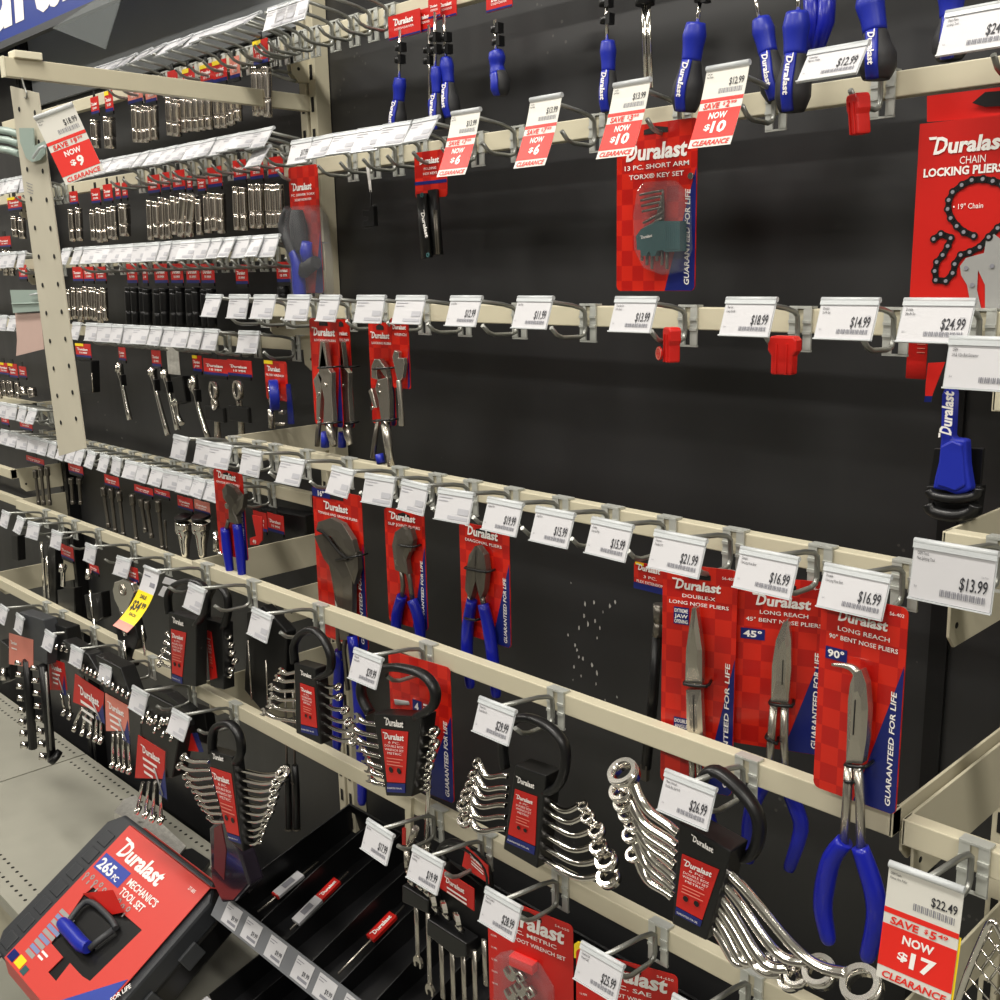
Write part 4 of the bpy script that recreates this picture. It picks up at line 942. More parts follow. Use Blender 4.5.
rack('upright wrench rack in front of the number 4 card', .745,
  [(370, 713), (362, 697), (362, 682), (370, 673), (386, 668), (402, 668), (424, 675), (435, 690), (433, 706), (417, 717)], .0052,
  [(373, 714), (421, 717), (412, 797), (386, 796)], [(381, 729), (408, 732), (405, 783), (387, 782)], [(387, 783), (405, 784), (405, 793), (387, 792)], [(385, 723), (404, 726)],
  [((378, 725), (357, 718), .0070), ((379, 737), (352, 728), .0072), ((380, 747), (355, 738), .0068), ((381, 757), (360, 748), .0062), ((383, 768), (366, 759), .0060), ((384, 777), (369, 769), .0058), ((385, 785), (370, 779), .0052)],
  [((412, 732), (434, 732), .0074), ((411, 742), (434, 744), .0072), ((411, 752), (431, 755), .0068), ((410, 762), (429, 766), .0064), ((409, 773), (427, 777), .0058), ((408, 783), (427, 787), .0054)], sag=.002, ws=.0034, lk='open', depth=.025)
t = rack('tall red labelled wrench rack, the front one of the overlapping pair', .77,
  [(169, 613), (168, 596), (175, 585), (190, 581), (203, 586), (207, 600), (204, 614), (196, 625)], .0050,
  [(168, 612), (196, 620), (196, 687), (171, 683)], [(171, 629), (186, 633), (182, 677), (172, 673)], [(172, 674), (182, 678), (182, 684), (172, 680)], [(173, 621), (184, 625)],
  [((172, 640), (167, 633), .0036), ((172, 647), (166, 642), .0048), ((172, 655), (164, 650), .0054), ((172, 662), (161, 657), .0060), ((172, 668), (160, 664), .0062)],
  [((188, 637), (199, 636), .0044), ((188, 647), (200, 646), .0052), ((188, 656), (199, 656), .0056), ((187, 664), (198, 665), .0058), ((187, 672), (198, 674), .0062), ((186, 680), (197, 682), .0062)], sag=.0, ws=.0026)
rack('tall wrench rack tucked behind its twin, its red label turned away', .80,
  [(207, 622), (207, 603), (212, 590), (220, 587), (227, 596), (228, 612), (224, 628)], .0050,
  [(204, 618), (222, 624), (224, 690), (210, 686)], [(206, 630), (211, 632), (217, 678), (210, 680)], None, None,
  [], [((216, 634), (222, 631), .0046), ((217, 640), (229, 637), .0050), ((218, 648), (231, 645), .0056), ((219, 655), (232, 653), .0060), ((219, 662), (235, 661), .0062), ((220, 670), (231, 670), .0060), ((220, 677), (230, 675), .0056)], sag=0, ws=.0026)
rack('wrench rack over the black tray, chrome ends stepping down to the right', .73,
  [(212, 752), (213, 733), (219, 725), (230, 724), (239, 735), (241, 752), (236, 762)], .0055,
  [(207, 750), (232, 757), (243, 852), (228, 840)], [(210, 767), (231, 774), (239, 836), (227, 832)], [(227, 833), (239, 837), (241, 844), (229, 840)], [(213, 757), (224, 760)],
  [((209, 762), (184, 757), .0066), ((211, 770), (180, 766), .0066), ((213, 778), (186, 776), .0062), ((215, 786), (189, 784), .0060), ((217, 793), (195, 790), .0058), ((219, 800), (198, 797), .0054), ((221, 807), (201, 803), .0052), ((223, 814), (204, 808), .0050), ((225, 822), (209, 817), .0046)],
  [((234, 769), (283, 774), .0110), ((235, 778), (278, 782), .0090), ((236, 787), (275, 789), .0078), ((238, 795), (274, 797), .0074), ((239, 803), (272, 804), .0068), ((240, 811), (270, 812), .0064), ((241, 820), (267, 818), .0060), ((241, 828), (264, 826), .0056), ((242, 834), (262, 833), .0052), ((243, 841), (260, 841), .0048)], sag=.004, ws=.0036)

# big ratchets and cases on the left bay rails
def blackcase(px, Y, th, label, lab=None, name='tool_case', dark='black', cat='tool set'):
    t = Thing(name, label, cat, P(px[0][0], px[0][1], Y)); mb = MB(); mb.pprism(px, Y, th); t.part('case_body', mb, dark, bevel=.002)
    if lab:
        q = [P(x, y, Y - .001) for x, y in lab]; mb = MB(); mb.prism(q, (0, .0006, 0)); f = Fr((q[0] + q[1]) / 2, q[1] - q[0]); W = (q[1] - q[0]).length
        mb.logo(f, -W * .4, -W * .28, W * .78, 1)
        for i in range(3): mb.quad(f, -W * .35, W * .25, -W * .42 - i * W * .13, -W * .36 - i * W * .13, .0008, 1)
        t.part('printed_label', mb, ['redd', 'white'])
    return t
# ---- crowfoot cards and hanging wrench holder on the lowest rail
def crowfoot(TL, TR, yb, Y, label, titles, bx0):
    fr, W, H = cfr(TL, TR, yb, Y, True); t = Thing('crowfoot_card', label, 'wrench set', fr(0, 0))
    card(t, fr, W, max(H, .17), titles, blue=0, gfl=False, code='54-650', lw=.84, lx=-.42, ly=.10, title_h=.0072, mats=['redd', 'white', 'navy', 'hole', 'redd', 'yellow'])
    mb = MB(); mb.box(fr, -W * .18, W * .10, -.075, -.062, 0, .012); t.part('red_insert', mb, 'redcap', bevel=.001)
    for i in range(4):
        mb = MB(); c = fr(-W * .16 + (i % 2) * W * .12, -.085 - i * .014, .010); openend(mb, c, (-.7, 0, .7), fr.n, .009, .006); mb.ring(c + fr.u * .012, fr.n, .008, .0052, .006, 4); t.part('crowfoot_wrench', mb, 'satin')
    mb = MB(); mb.prism([fr(a, b, .018) for a, b in ((-W * .34, -.07), (-W * .2, -.06), (W * .14, -.062), (W * .30, -.085), (W * .32, -.165), (-W * .36, -.165))], fr.n * -.017); t.part('clear_blister', mb, 'clear', bevel=.003)
    mb = MB()
    for i in range(5): mb.txt(fr, '%d MM' % (10 + i), -W * .46, -.055 - i * .016, .0028, 0, w=.008)
    t.part('size_list', mb, ['white']); return t
crowfoot((487, 892), (573, 926), 1060, .765, 'red blister card of the metric crowfoot wrench set', ('5 PC. METRIC', 'CROWFOOT WRENCH SET'), 0)
crowfoot((576, 948), (678, 976), 1100, .765, 'red card of the SAE crowfoot wrench set cut by the bottom edge', ('5 PC. SAE', 'CROWFOOT WRENCH SET'), 0)
mb = MB(); mb.pprism([(574, 944), (577, 942), (582, 943), (583, 958), (574, 958)], .775, .002); single('yellow_tab', 'small yellow plastic tab behind the $25.99 tag beside the crowfoot cards', 'tab', mb, 'yellow')
Y = .77; t = Thing('wrench_holder', 'black hanging holder with combination wrenches standing upright, bottom centre', 'wrench set', P(440, 850, Y))
mb = MB(); mb.pprism([(440, 858), (450, 862), (488, 892), (490, 930), (478, 962), (440, 940), (432, 900)], Y + .012, .003); mb.ptube([(446, 862), (440, 850), (452, 842), (470, 850), (487, 868), (490, 890)], Y + .012, .005, 8)
t.part('back_plate', mb, 'black')
for q, lab in (([(438, 866), (474, 889), (474, 911), (440, 888)], 1), ([(466, 846), (488, 866), (489, 884), (462, 866)], 2)):
    p = [P(x, y, Y + .006 * lab - .004) for x, y in q]; mb = MB(); mb.prism(p, (0, .001, 0)); f = Fr((p[0] + p[1]) / 2, p[1] - p[0]); w = (p[1] - p[0]).length
    mb.logo(f, -w * .3, -w * .22, w * .55, 1)
    for i in range(2): mb.quad(f, -w * .25, w * .3, -w * .34 - i * w * .09, -w * .30 - i * w * .09, .0008, 1)
    t.part('printed_label', mb, ['redd', 'white'])
for q in ([(402, 885), (428, 901), (428, 914), (402, 902)], [(427, 919), (466, 944), (466, 957), (456, 958), (427, 935)]):
    mb = MB(); mb.pprism(q, Y - .012, .022); t.part('clamp_block', mb, 'black', bevel=.0015)
for i, (x, y) in enumerate(((409, 875), (418, 880), (425, 886), (433, 901), (444, 908), (457, 920))):
    mb = MB(); c = P(x, y, Y - .010); openend(mb, c, (-.25, 0, 1), (-.5, -.85, .1), .0085, .006); d = P(x + 6, y + 12, Y - .004)
    mb.tube([c - Vector((0, 0, .006)), d], .0035, 6); t.part('wrench_head', mb, 'chrome')
for i, (x, y0, y1) in enumerate(((416, 900, 957), (428, 910, 985), (441, 938, 998), (452, 948, 1010), (463, 952, 1010), (474, 950, 1010), (484, 940, 985))):
    mb = MB(); a, b = P(x, y0, Y), P(x + 2, y1, Y); mb.tube([a, b], .0042, 8, 0, .5, fdir=(0, -1, 0))
    if i < 2: openend(mb, b - Vector((0, 0, .006)), (.1, 0, -1), (0, -1, 0), .0085, .004)
    t.part('wrench_shank', mb, 'satin')
# tall shank hanging beside it
t = Thing('long_wrench', 'single bright long wrench hanging by the middle upright rack', 'wrench', P(429, 745, .79)); mb = MB(); mb.ptube([(431, 740), (428, 800), (426, 842)], .79, .0036, 8, 0, .6); ringend(mb, P(426, 848, .79), (-.3, -.9, .2), .009); t.part('shank', mb, 'chrome')
t = Thing('hanging_ratchet', 'curved dark ratchet ring just above the hanging wrench holder', 'ratchet', P(407, 855, .78)); mb = MB(); mb.ring(P(407, 857, .78), (-.6, -.8, 0), .014, .009, .008, 18); t.part('ring_head', mb, 'satin'); mb = MB(); mb.ptube([(410, 845), (416, 828)], .785, .005, 8); t.part('neck', mb, 'satin')
# white and red upright stick behind tag
t = Thing('narrow_pack', 'narrow cream and red pack standing behind the tag over the black tray', 'pack', P(408, 790, .80)); mb = MB(); mb.pprism([(405, 798), (411, 799), (410, 845), (405, 845)], .80, .006, 0); mb.pprism([(402, 828), (405.4, 828), (405.4, 845), (402, 845)], .799, .006, 1); t.part('pack_body', mb, ['cream', 'redd'])
# black handled tools hanging behind the tray rack
for x0, lab in ((287, 'left one of two black long handled tools hanging above the tray'), (295, 'right one of two black long handled tools hanging above the tray')):
    t = Thing('long_handled_tool', lab, 'tool', P(x0, 780, .86)); mb = MB(); mb.ptube([(x0, 765), (x0 + 1, 785), (x0 + 2, 828)], .86, [.005, .006, .006], 8); t.part('handle', mb, 'black')
    mb = MB(); mb.ptube([(x0 - 2, 690), (x0 - 1, 730), (x0, 766)], .86, .0018, 6); t.part('shaft', mb, 'dsteel')
    mb = MB(); mb.ring(P(x0, 782, .86), (0, 0, 1), .0068, .004, .003, 12); mb.ring(P(x0 + 2, 829, .86), (0, 0, 1), .0068, .002, .003, 12); t.part('collars', mb, 'dsteel')
t = Thing('clear_pack', 'dark glossy blister pack standing beside the perforated shelf end', 'blister pack', P(226, 850, .80))
mb = MB(); mb.pprism([(209, 828), (219, 818), (229, 824), (240, 856), (249, 885), (234, 902), (222, 903), (211, 880)], .80, .03); t.part('pack_body', mb, 'blister', bevel=.004)
mb = MB(); mb.pprism([(214, 828), (221, 824), (226, 850), (224, 880), (214, 868)], .799, .001); t.part('red_print', mb, 'maroon')
t = Thing('diamond_tool', 'two rubber handled tools hanging in shadow under the clear tag', 'tool', P(250, 600, .85))
mb = MB(); mb.pprism([(246, 612), (262, 606), (272, 616), (286, 632), (284, 700), (262, 712), (244, 690)], .86, .02); t.part('case_body', mb, 'black', bevel=.003)
mb = MB(); mb.ptube([(248, 640), (252, 700)], .855, .0016, 6); mb.ptube([(266, 660), (268, 706)], .855, .0016, 6); t.part('rods', mb, 'satin')

# ------------------------------------------------------------------ hanging sockets and ratchets of the left bays
def hdr(t, x0, y0, x1, y1, Y, yel=False, pink=False):
    """small red header card with blue foot"""
    fr, W, H = cfr((x0, y0), (x1, y0), y1, Y); mb = MB(); mb.box(fr, -W / 2, W / 2, -H, 0, -.0008, 0, 0 if not pink else 4)
    mb.quad(fr, -W / 2, W / 2, -H, -H * .84, .0004, 2); mb.logo(fr, -W * .38, -H * .5, W * .72, 1, h=H * .17)
    mb.txt(fr, '10 MM', 0, -H * .74, H * .14, 1, w=W * .5, al='c', bold=.02)
    if yel: mb.quad(fr, -W / 2, W * .05, -H * .2, 0, .0005, 3)
    t.part('header_card', mb, ['redd', 'white', 'navy', 'yellow', 'pink'])
    mb = MB(); mb.box(fr, -W * .45, W * .45, -H - .006, -H, -.002, .001); t.part('hanger', mb, 'black'); mb = MB(); mb.box(fr, -W * .12, W * .12, 0, .012, -.001, 0); t.part('hang_tab', mb, 'black')
def sock(t, x0, y0, x1, y1, Y, r, m_='satin'):
    a, b = P(x0, y0, Y), P(x1, y1, Y); mb = MB(); d = b - a
    mb.tube([a, a + d * .08, a + d * .09, a + d * .13, a + d * .14, a + d * .6, a + d * .62, b], [r, r, r * .85, r * .85, r, r, r * .93, r * .93], 12)
    mb.ring(b, d, r * .9, r * .55, .002, 10); t.part('socket', mb, m_)
def sockpack(x, yc0, yc1, sticks, where, Y=1.0, w=14, yel=False, pink=False, header=True, m_='sockm', cat='socket set', name='socket_pack', kind='chrome sockets', group=None):
    t = Thing(name, where, cat, P(x, yc0, Y), group)
    if header: hdr(t, x - w / 2, yc0, x + w / 2, yc1, Y, yel, pink)
    for s in sticks: sock(t, *s[:4], Y + random.uniform(0, .01), s[4] if len(s) > 4 else .0075, m_)
    return t
def st(x, y0, y1, n, dx=6, lean=1.5, r=.008): return [(x + (i - (n - 1) / 2) * dx, y0 + random.uniform(-1, 2), x + (i - (n - 1) / 2) * dx + lean, y1 + random.uniform(-2, 2), r) for i in range(n)]
# top row (behind the diagonal arm)
r1 = 'hanging in the top socket row'
top = [(94, 98, 114, st(95, 120, 149, 1, r=.0105), 8, 0, 'lone socket with a grey header, leftmost %s' % r1), (108, 92, 112, st(109, 118, 147, 1, r=.0125), 8, 1, 'lone fat socket beside the $9 strip %s' % r1),
  (134, 84, 103, st(140, 106, 142, 3, 5), 15, 0, 'three sockets under a pale header %s' % r1), (150, 84, 102, st(151, 106, 139, 2, 6), 11, 0, 'two sockets beside the three under a pale header %s' % r1),
  (172, 72, 92, st(173, 98, 136, 2, 6, r=.0095), 10, 0, 'pair of fat sockets just left of the middle %s' % r1), (188, 70, 90, st(190, 95, 131, 3, 6, r=.0085), 12, 1, 'three bright sockets in the middle %s' % r1),
  (206, 66, 84, st(205, 95, 129, 2, 7, r=.009), 13, 1, 'two pinkish sockets right of the middle %s' % r1), (219, 62, 82, st(223, 92, 126, 3, 6), 14, 1, 'leaning sockets under the widest red header %s' % r1),
  (234, 58, 78, st(234, 88, 122, 2, 6), 10, 0, 'two slim sockets left of the gap %s' % r1), (260, 42, 64, st(261, 68, 116, 3, 5.5), 15, 1, 'tall sockets nearest the slotted post %s' % r1)]
for x, a, b, s, w, yl, lab in top: sockpack(x, a, b, s, lab, 1.015, w, bool(yl), pink=(x in (134, 150, 234)))
r2 = 'in the second socket row'
sec = [(73, 192, 204, st(75, 209, 241, 2, 7), 8), (95, 189, 203, st(96, 209, 240, 2, 6), 9), (107, 185, 201, st(107, 208, 239, 2, 6), 9), (117, 183, 199, st(114, 207, 238, 1), 5), (124, 183, 198, st(124, 204, 237, 1, r=.012), 5),
  (153, 176, 193, st(153, 200, 238, 2, 6), 12), (165, 173, 190, st(165, 198, 237, 2, 6), 8), (178, 171, 190, st(177, 197, 236, 2, 6), 12), (189, 176, 190, st(189, 194, 234, 2, 8, -3, .0105), 5), (201, 177, 191, st(199, 200, 233, 1), 8),
  (214, 168, 187, st(214, 193, 231, 3, 6.5, 1.5, .009), 14), (239, 161, 180, st(240, 187, 231, 2, 7), 13), (256, 160, 179, st(256, 185, 229, 2, 7), 13), (275, 158, 177, st(274, 184, 228, 3, 5), 15)]
kinds = ['leftmost pair of long sockets', 'second pair from the left', 'third pair from the left', 'single slim socket', 'single fat socket before the gap', 'first pair after the gap', 'second pair after the gap', 'third pair after the gap', 'leaning fat sockets', 'socket with a faded header', 'big bundle of three sockets', 'first pair by the post', 'second pair by the post', 'three sockets beside the blister card']
for (x, a, b, s, w), k in zip(sec, kinds): sockpack(x, a, b, s, k + ' under red headers ' + r2, 1.02, w)
r3 = 'in the third row'
for x, s, k in ((77, st(74, 288, 320, 3, 5.5, r=.0075), 'left bundle'), (88, st(86, 287, 320, 3, 5.5, r=.0075), 'middle bundle'), (100, st(99, 287, 321, 3, 5, r=.0075), 'right bundle')):
    sockpack(x, 267, 281, s, k + ' of grey sockets with small red header ' + r3, 1.03, 10)
for i, (x, w) in enumerate(((131, 10), (144, 5), (160, 13), (176, 12), (192, 13), (207, 13))):
    sockpack(x, 264, 283, st(x + 1, 288, 325, 2, 6 if w > 6 else 4, r=.0095), 'black impact sockets, %s pack from the left, under a red header' % ORD[i], 1.03, w, m_='black')
sockpack(241, 265, 284, [], 'red header with black hanger and no sockets in view, third row', 1.03, 12, name='empty_header', cat='header card')
sockpack(283, 262, 282, st(283, 287, 300, 1, r=.010), 'red header beside the blister card at the end of the third row', 1.02, 14, m_='black')
# ratchets in the fourth row
def ratchet(px0, head, grip, end, lab, Y=1.02, hr=.012, hd=None, matn='chrome', holder=True, yel=False):
    t = Thing('ratchet', lab, 'ratchet', P(head[0], head[1], Y))
    if hd: hdr(t, *hd, Y + .006, yel)
    mb = MB(); c = P(head[0], head[1], Y); mb.ring(c, (-.3, -.95, .1), hr, 0, .011, 18); mb.ring(c + Vector((-.002, -.0065, 0)), (-.3, -.95, .1), hr * .6, 0, .004, 14); t.part('head', mb, matn)
    mb = MB(); mb.ptube([head, ((head[0] + grip[0]) / 2, (head[1] + grip[1]) / 2), grip, end], Y, [hr * .7, .0042, .0048, .0062], 10); t.part('handle', mb, matn)
    if holder:
        mb = MB(); q = P((head[0] + grip[0]) / 2 + 1, (head[1] + grip[1]) / 2, Y + .004); f = Fr(q); mb.box(f, -.011, .011, -.012, .012, -.004, .008); mb.box(f, -.003, .003, 0, .06, -.004, -.002); t.part('hanger_clip', mb, 'black', bevel=.001)
    return t
ratchet(0, (119, 368), (124, 392), (130, 420), 'small chrome ratchet hanging alone over scuffed black panel', hd=(118, 347, 125, 360))
ratchet(0, (152, 372), (158, 398), (168, 435), 'long slim chrome ratchet, first of the pair under a tiny red header', hd=(151, 350, 160, 366), hr=.010)
ratchet(0, (165, 374), (171, 400), (178, 430), 'chrome ratchet with a silver square card beside the slim one', hr=.010)
mb = MB(); f = Fr(P(173, 360, 1.0)); mb.box(f, -.024, .024, -.028, .028, -.001, 0, 0); single('silver_card', 'small square grey foil card hanging between two ratchets', 'card', mb, 'foil')
mb = MB(); mb.pprism([(171, 378), (182, 376), (186, 402), (176, 405)], 1.02, .02); single('black_tool_head', 'black square tool body between the slim ratchets', 'tool', mb, 'black', bevel=.002)
ratchet(0, (176, 402), (178, 415), (182, 424), 'short chrome swivel handle below the black square body', hr=.008, holder=False)
ratchet(0, (193, 383), (199, 408), (209, 440), 'chrome ratchet with a round head under a yellow and red header', hr=.015, hd=(192, 355, 201, 371), yel=True)
for x, r_, lab, rnd in ((215, .016, 'dark elongated ratchet head under a wide red header, left of the two', 0), (239, .017, 'round dark ratchet head under a wide red header, right of the two', 1)):
    t = Thing('ratchet', lab, 'ratchet', P(x, 380, 1.0)); hdr(t, x - 12, 358 + (x > 220), x + 12, 375 + (x > 220), 1.005)
    mb = MB(); mb.ring(P(x - 1, 390, .99), (-.2, -.97, 0), r_, r_ * .82, .010, 20, 1); mb.ring(P(x - 1, 390, .993), (-.2, -.97, 0), r_ * .85, 0, .008, 18, 0)
    if not rnd: mb.ring(P(x, 404, .99), (-.2, -.97, 0), r_ * .7, r_ * .5, .009, 16, 1)
    t.part('head', mb, ['black', 'satin'])
    mb = MB(); mb.ptube([(x, 400), (x + 2, 418), (x + 3, 440)], 1.0, [.006, .0055, .007], 10); t.part('handle', mb, 'satin')
    mb = MB(); f = Fr(P(x + 1, 414, .992)); mb.box(f, -.034, .034, -.014, .014, -.004, .004); t.part('holder', mb, 'black', bevel=.002)
t = Thing('blue_ring_wrench', 'blue ringed filter wrench on a red and yellow card', 'wrench', P(275, 384, .99)); fr, W, H = cfr((264, 360), (286, 359), 400, 1.0)
card(t, fr, W, H, ('FILTER WRENCH',), blue=0, gfl=False, hole=False, ly=.2, lw=.6)
mb = MB(); mb.quad(fr, -W / 2, -W * .1, -.006, 0, .0006, 0); t.part('yellow_flag', mb, 'yellow')
mb = MB(); mb.ring(P(274, 395, .985), (-.5, -.86, 0), .026, .016, .016, 22, 0); t.part('blue_ring', mb, 'blueh', bevel=.002); mb = MB(); mb.ring(P(274, 395, .985), (-.5, -.86, 0), .0175, .0135, .018, 20, 0); t.part('steel_liner', mb, 'chrome')
mb = MB(); mb.ptube([(271, 409), (272, 428)], .985, .006, 8); mb.ptube([(280, 412), (284, 412)], .985, .004, 8); mb.ptube([(276, 424), (286, 424)], .985, .003, 8); t.part('handle_parts', mb, 'satin')
mb = MB(); mb.pprism([(286, 384), (290, 384), (294, 424), (288, 424)], .995, .001); t.part('blue_panel', mb, 'navy')
t = Thing('tool_case', 'black holder with red and yellow header just right of the perforated strip', 'tool set', P(82, 350, 1.02)); hdr(t, 75, 343, 90, 357, 1.02, True)
mb = MB(); mb.pprism([(76, 360), (91, 361), (92, 393), (78, 392)], 1.02, .02); t.part('case_body', mb, 'black', bevel=.002); mb = MB(); mb.ptube([(92, 373), (93, 392)], 1.01, .0015, 6); t.part('rod', mb, 'satin')
# fifth row: extensions
r5 = 'under the long dense tag row'
def ext(x, hd, bars, lab, Y=1.0, m_='dsteel', r=.0065, w=8):
    t = Thing('extension_pack', lab, 'extension bar', P(x, bars[0][1], Y))
    if hd: hdr(t, hd[0], hd[1], hd[2], hd[3], Y + .005, len(hd) > 4)
    for x0, y0, x1, y1 in bars:
        a, b = P(x0, y0, Y), P(x1, y1, Y); mb = MB(); d = b - a; mb.tube([a, a + d * .22, a + d * .25, a + d * .85, a + d * .87, b], [r, r, r * .62, r * .62, r * .8, r * .8], 10); t.part('bar', mb, m_)
ext(40, (26, 455, 43, 463), [(35, 470, 39, 505), (41, 468, 44, 505), (47, 467, 50, 505)], 'three dark extension bars at the far left ' + r5)
ext(76, (68, 463, 82, 473), [(71, 478, 73, 504), (79, 478, 81, 504)], 'two short grey extensions right of the strip ' + r5)
ext(110, (104, 474, 118, 486), [(103, 487, 109, 528), (111, 488, 116, 534), (119, 491, 124, 538)], 'three long extension bars, left bundle ' + r5)
ext(148, (134, 484, 152, 494), [(132, 494, 137, 543), (141, 499, 146, 532), (147, 501, 152, 538), (158, 500, 163, 552)], 'four extension bars hanging under two red headers ' + r5)
ext(160, (154, 488, 169, 496), [(165, 520, 167, 550)], 'small red headed pack with a thin rod ' + r5, r=.003)
for x, lab in ((184, 'left one of two big round topped sockets'), (201, 'right one of two big round topped sockets')):
    t = Thing('large_socket', lab + ' ' + r5, 'socket', P(x, 520, .99)); hdr(t, x - 7, 495 + (x > 190) * 4, x + 8, 509 + (x > 190) * 3, 1.0, pink=x > 190)
    mb = MB(); mb.ring(P(x, 517, .99), (0, -.2, 1), .019, 0, .006, 16); t.part('black_collar', mb, 'black')
    mb = MB(); mb.ptube([(x, 521), (x, 530), (x + 1, 534), (x + 1, 545), (x + 2, 557)], .99, [.018, .018, .014, .010, .007], 14); t.part('socket_body', mb, 'chrome')
t = Thing('wrench_ring', 'chrome ring wrench end left of the blue groove joint pliers', 'wrench', P(216, 540, .98)); mb = MB(); ringend(mb, P(216, 541, .98), (-.5, -.85, .1), .020, .010); mb.ptube([(219, 549), (223, 560)], .98, .007, 8); t.part('ring_end', mb, 'chrome')
t = Thing('black_case', 'black case with a red header standing behind the left arm of the rail', 'tool set', P(270, 530, 1.06)); hdr(t, 253, 510, 266, 530, 1.04); hdr(t, 267, 512, 283, 532, 1.04)
mb = MB(); mb.pprism([(252, 506), (305, 516), (306, 548), (254, 548)], 1.06, .03); t.part('case_body', mb, 'black', bevel=.003)
mb = MB(); f = Fr(P(250, 508, .98)); mb.pprism([(252, 515), (262, 517), (262, 540), (258, 545), (250, 545), (250, 538), (256, 536)], 1.0, .002); mb.txt(Fr(P(253, 543, .998)), '49', 0, 0, .008, 1, w=.012, bold=.02); single('orange_red_tag', 'small curled orange red tag by the blue groove joint plier handles', 'tag', mb, ['redcap', 'white'])
# sixth row: handles under f
def packf(pts, Y, lab, hd=None, chrome=(), head=None, m_='black', th=.02, name='tool_case', cat='tool set', yel=False):
    t = Thing(name, lab, cat, P(pts[0][0], pts[0][1], Y))
    mb = MB(); mb.pprism(pts, Y, th); t.part('case_body', mb, m_, bevel=.002)
    if hd: hdr(t, *hd, Y - .002, yel)
    for c in chrome: mb = MB(); mb.ptube(c[:-1], Y - .006, c[-1], 8); t.part('chrome_rod', mb, 'chrome')
    if head: mb = MB(); mb.ring(P(head[0], head[1], Y - .01), (-.5, -.85, .1), head[2], head[2] * .55, .012, 18); t.part('ratchet_head', mb, 'chrome')
    return t
packf([(11, 535), (17, 536), (18, 561), (12, 560)], .93, 'short dark socket hanging over the cream plate at the far left')
packf([(46, 540), (55, 544), (56, 605), (50, 604)], .93, 'black handled tool with chrome rods, left of the small ratchet', chrome=[[(41, 542), (43, 560), (45, 598), .004], [(47, 556), (49, 598), .003]])
packf([(57, 590), (74, 588), (75, 622), (66, 650), (60, 640)], .90, 'small chrome flex ratchet head over a black holder', hd=(60, 543, 72, 558), chrome=[[(63, 620), (67, 655), .0025], [(68, 620), (73, 655), .0025], [(65, 566), (63, 572), (63, 586), .0055]], head=(62, 568, .010))
packf([(84, 595), (101, 592), (103, 618), (95, 622), (87, 618)], .90, 'small chrome oval ratchet with shiny collars in the sixth row', hd=(89, 563, 98, 572), chrome=[[(90, 590), (93, 620), (96, 640), .003], [(94, 618), (98, 660), .0025]], head=(89, 574, .012))
packf([(114, 622), (132, 616), (138, 640), (130, 668), (122, 660)], .885, 'large chrome ratchet with a teardrop head left of the yellow sale strip', hd=(128, 565, 137, 580), chrome=[[(120, 600), (124, 618), (126, 635), .006], [(124, 640), (128, 680), .003], [(142, 625), (145, 655), .003]])
t = Thing('teardrop_ratchet_head', 'shiny teardrop ratchet head left of the yellow sale strip', 'ratchet', P(123, 590, .87)); mb = MB(); mb.prism([P(x, y, .87) for x, y in ((112, 590), (114, 582), (122, 579), (131, 583), (134, 592), (130, 602), (125, 615), (120, 612), (114, 600))], (0, .014, 0)); t.part('head_body', mb, 'chrome', bevel=.003); mb = MB(); mb.ring(P(122, 590, .869), (0, -1, 0), .012, .007, .004, 18); t.part('dial', mb, 'satin')
mb = MB(); mb.prism([P(x, y, .80) for x, y in ((165, 577), (177, 581), (173, 586), (162, 583))], (0, .001, 0)); mb.prism([P(x, y, .80) for x, y in ((163, 586), (169, 588), (168, 599), (158, 595))], (0, .001, 0)); single('folded_label', 'small folded white label on the black rack handle right of the yellow strip', 'label', mb, 'paper')
# seventh row: cases over the grey deck
packf([(0, 640), (9, 648), (10, 680), (2, 684)], .86, 'black ring tool at the left edge over the grey shelf', head=(4, 674, .016))
t = packf([(19, 612), (43, 620), (47, 640), (47, 665), (19, 655)], .80, 'grey plastic hanger holding two black strips of small sockets', m_='dgrey', th=.03)
q = [P(x, y, .799) for x, y in ((9, 633), (33, 640), (33, 668), (9, 664))]; mb = MB(); mb.prism(q, (0, .001, 0)); f = Fr(q[0], q[1] - q[0]); mb.logo(f, .006, -.024, .04, 1); mb.quad(f, .006, .04, -.036, -.033, .0008, 1); t.part('faded_card', mb, ['pink', 'white'])
for x0, y0, x1, y1 in ((27, 660, 33, 748), (43, 665, 52, 760)):
    mb = MB(); mb.ptube([(x0, y0), (x1, y1)], .80, .010, 8); t.part('socket_strip', mb, 'black')
    for k in range(8):
        a = k / 7.5; x, y = x0 + (x1 - x0) * a, y0 + (y1 - y0) * a
        mb = MB(); c = P(x - 5, y + 3, .795); mb.cyl(c, c + Vector((-.008, -.012, .002)), .0055 + .0004 * k, None, 10); t.part('small_socket', mb, 'chrome')
mb = MB(); mb.ptube([(46, 672), (51, 750)], .79, .0025, 6); t.part('grey_rod', mb, 'wire')
mb = MB(); mb.ring(P(55, 757, .80), (-.3, -.6, .7), .017, 0, .012, 18); t.part('large_socket', mb, 'black')
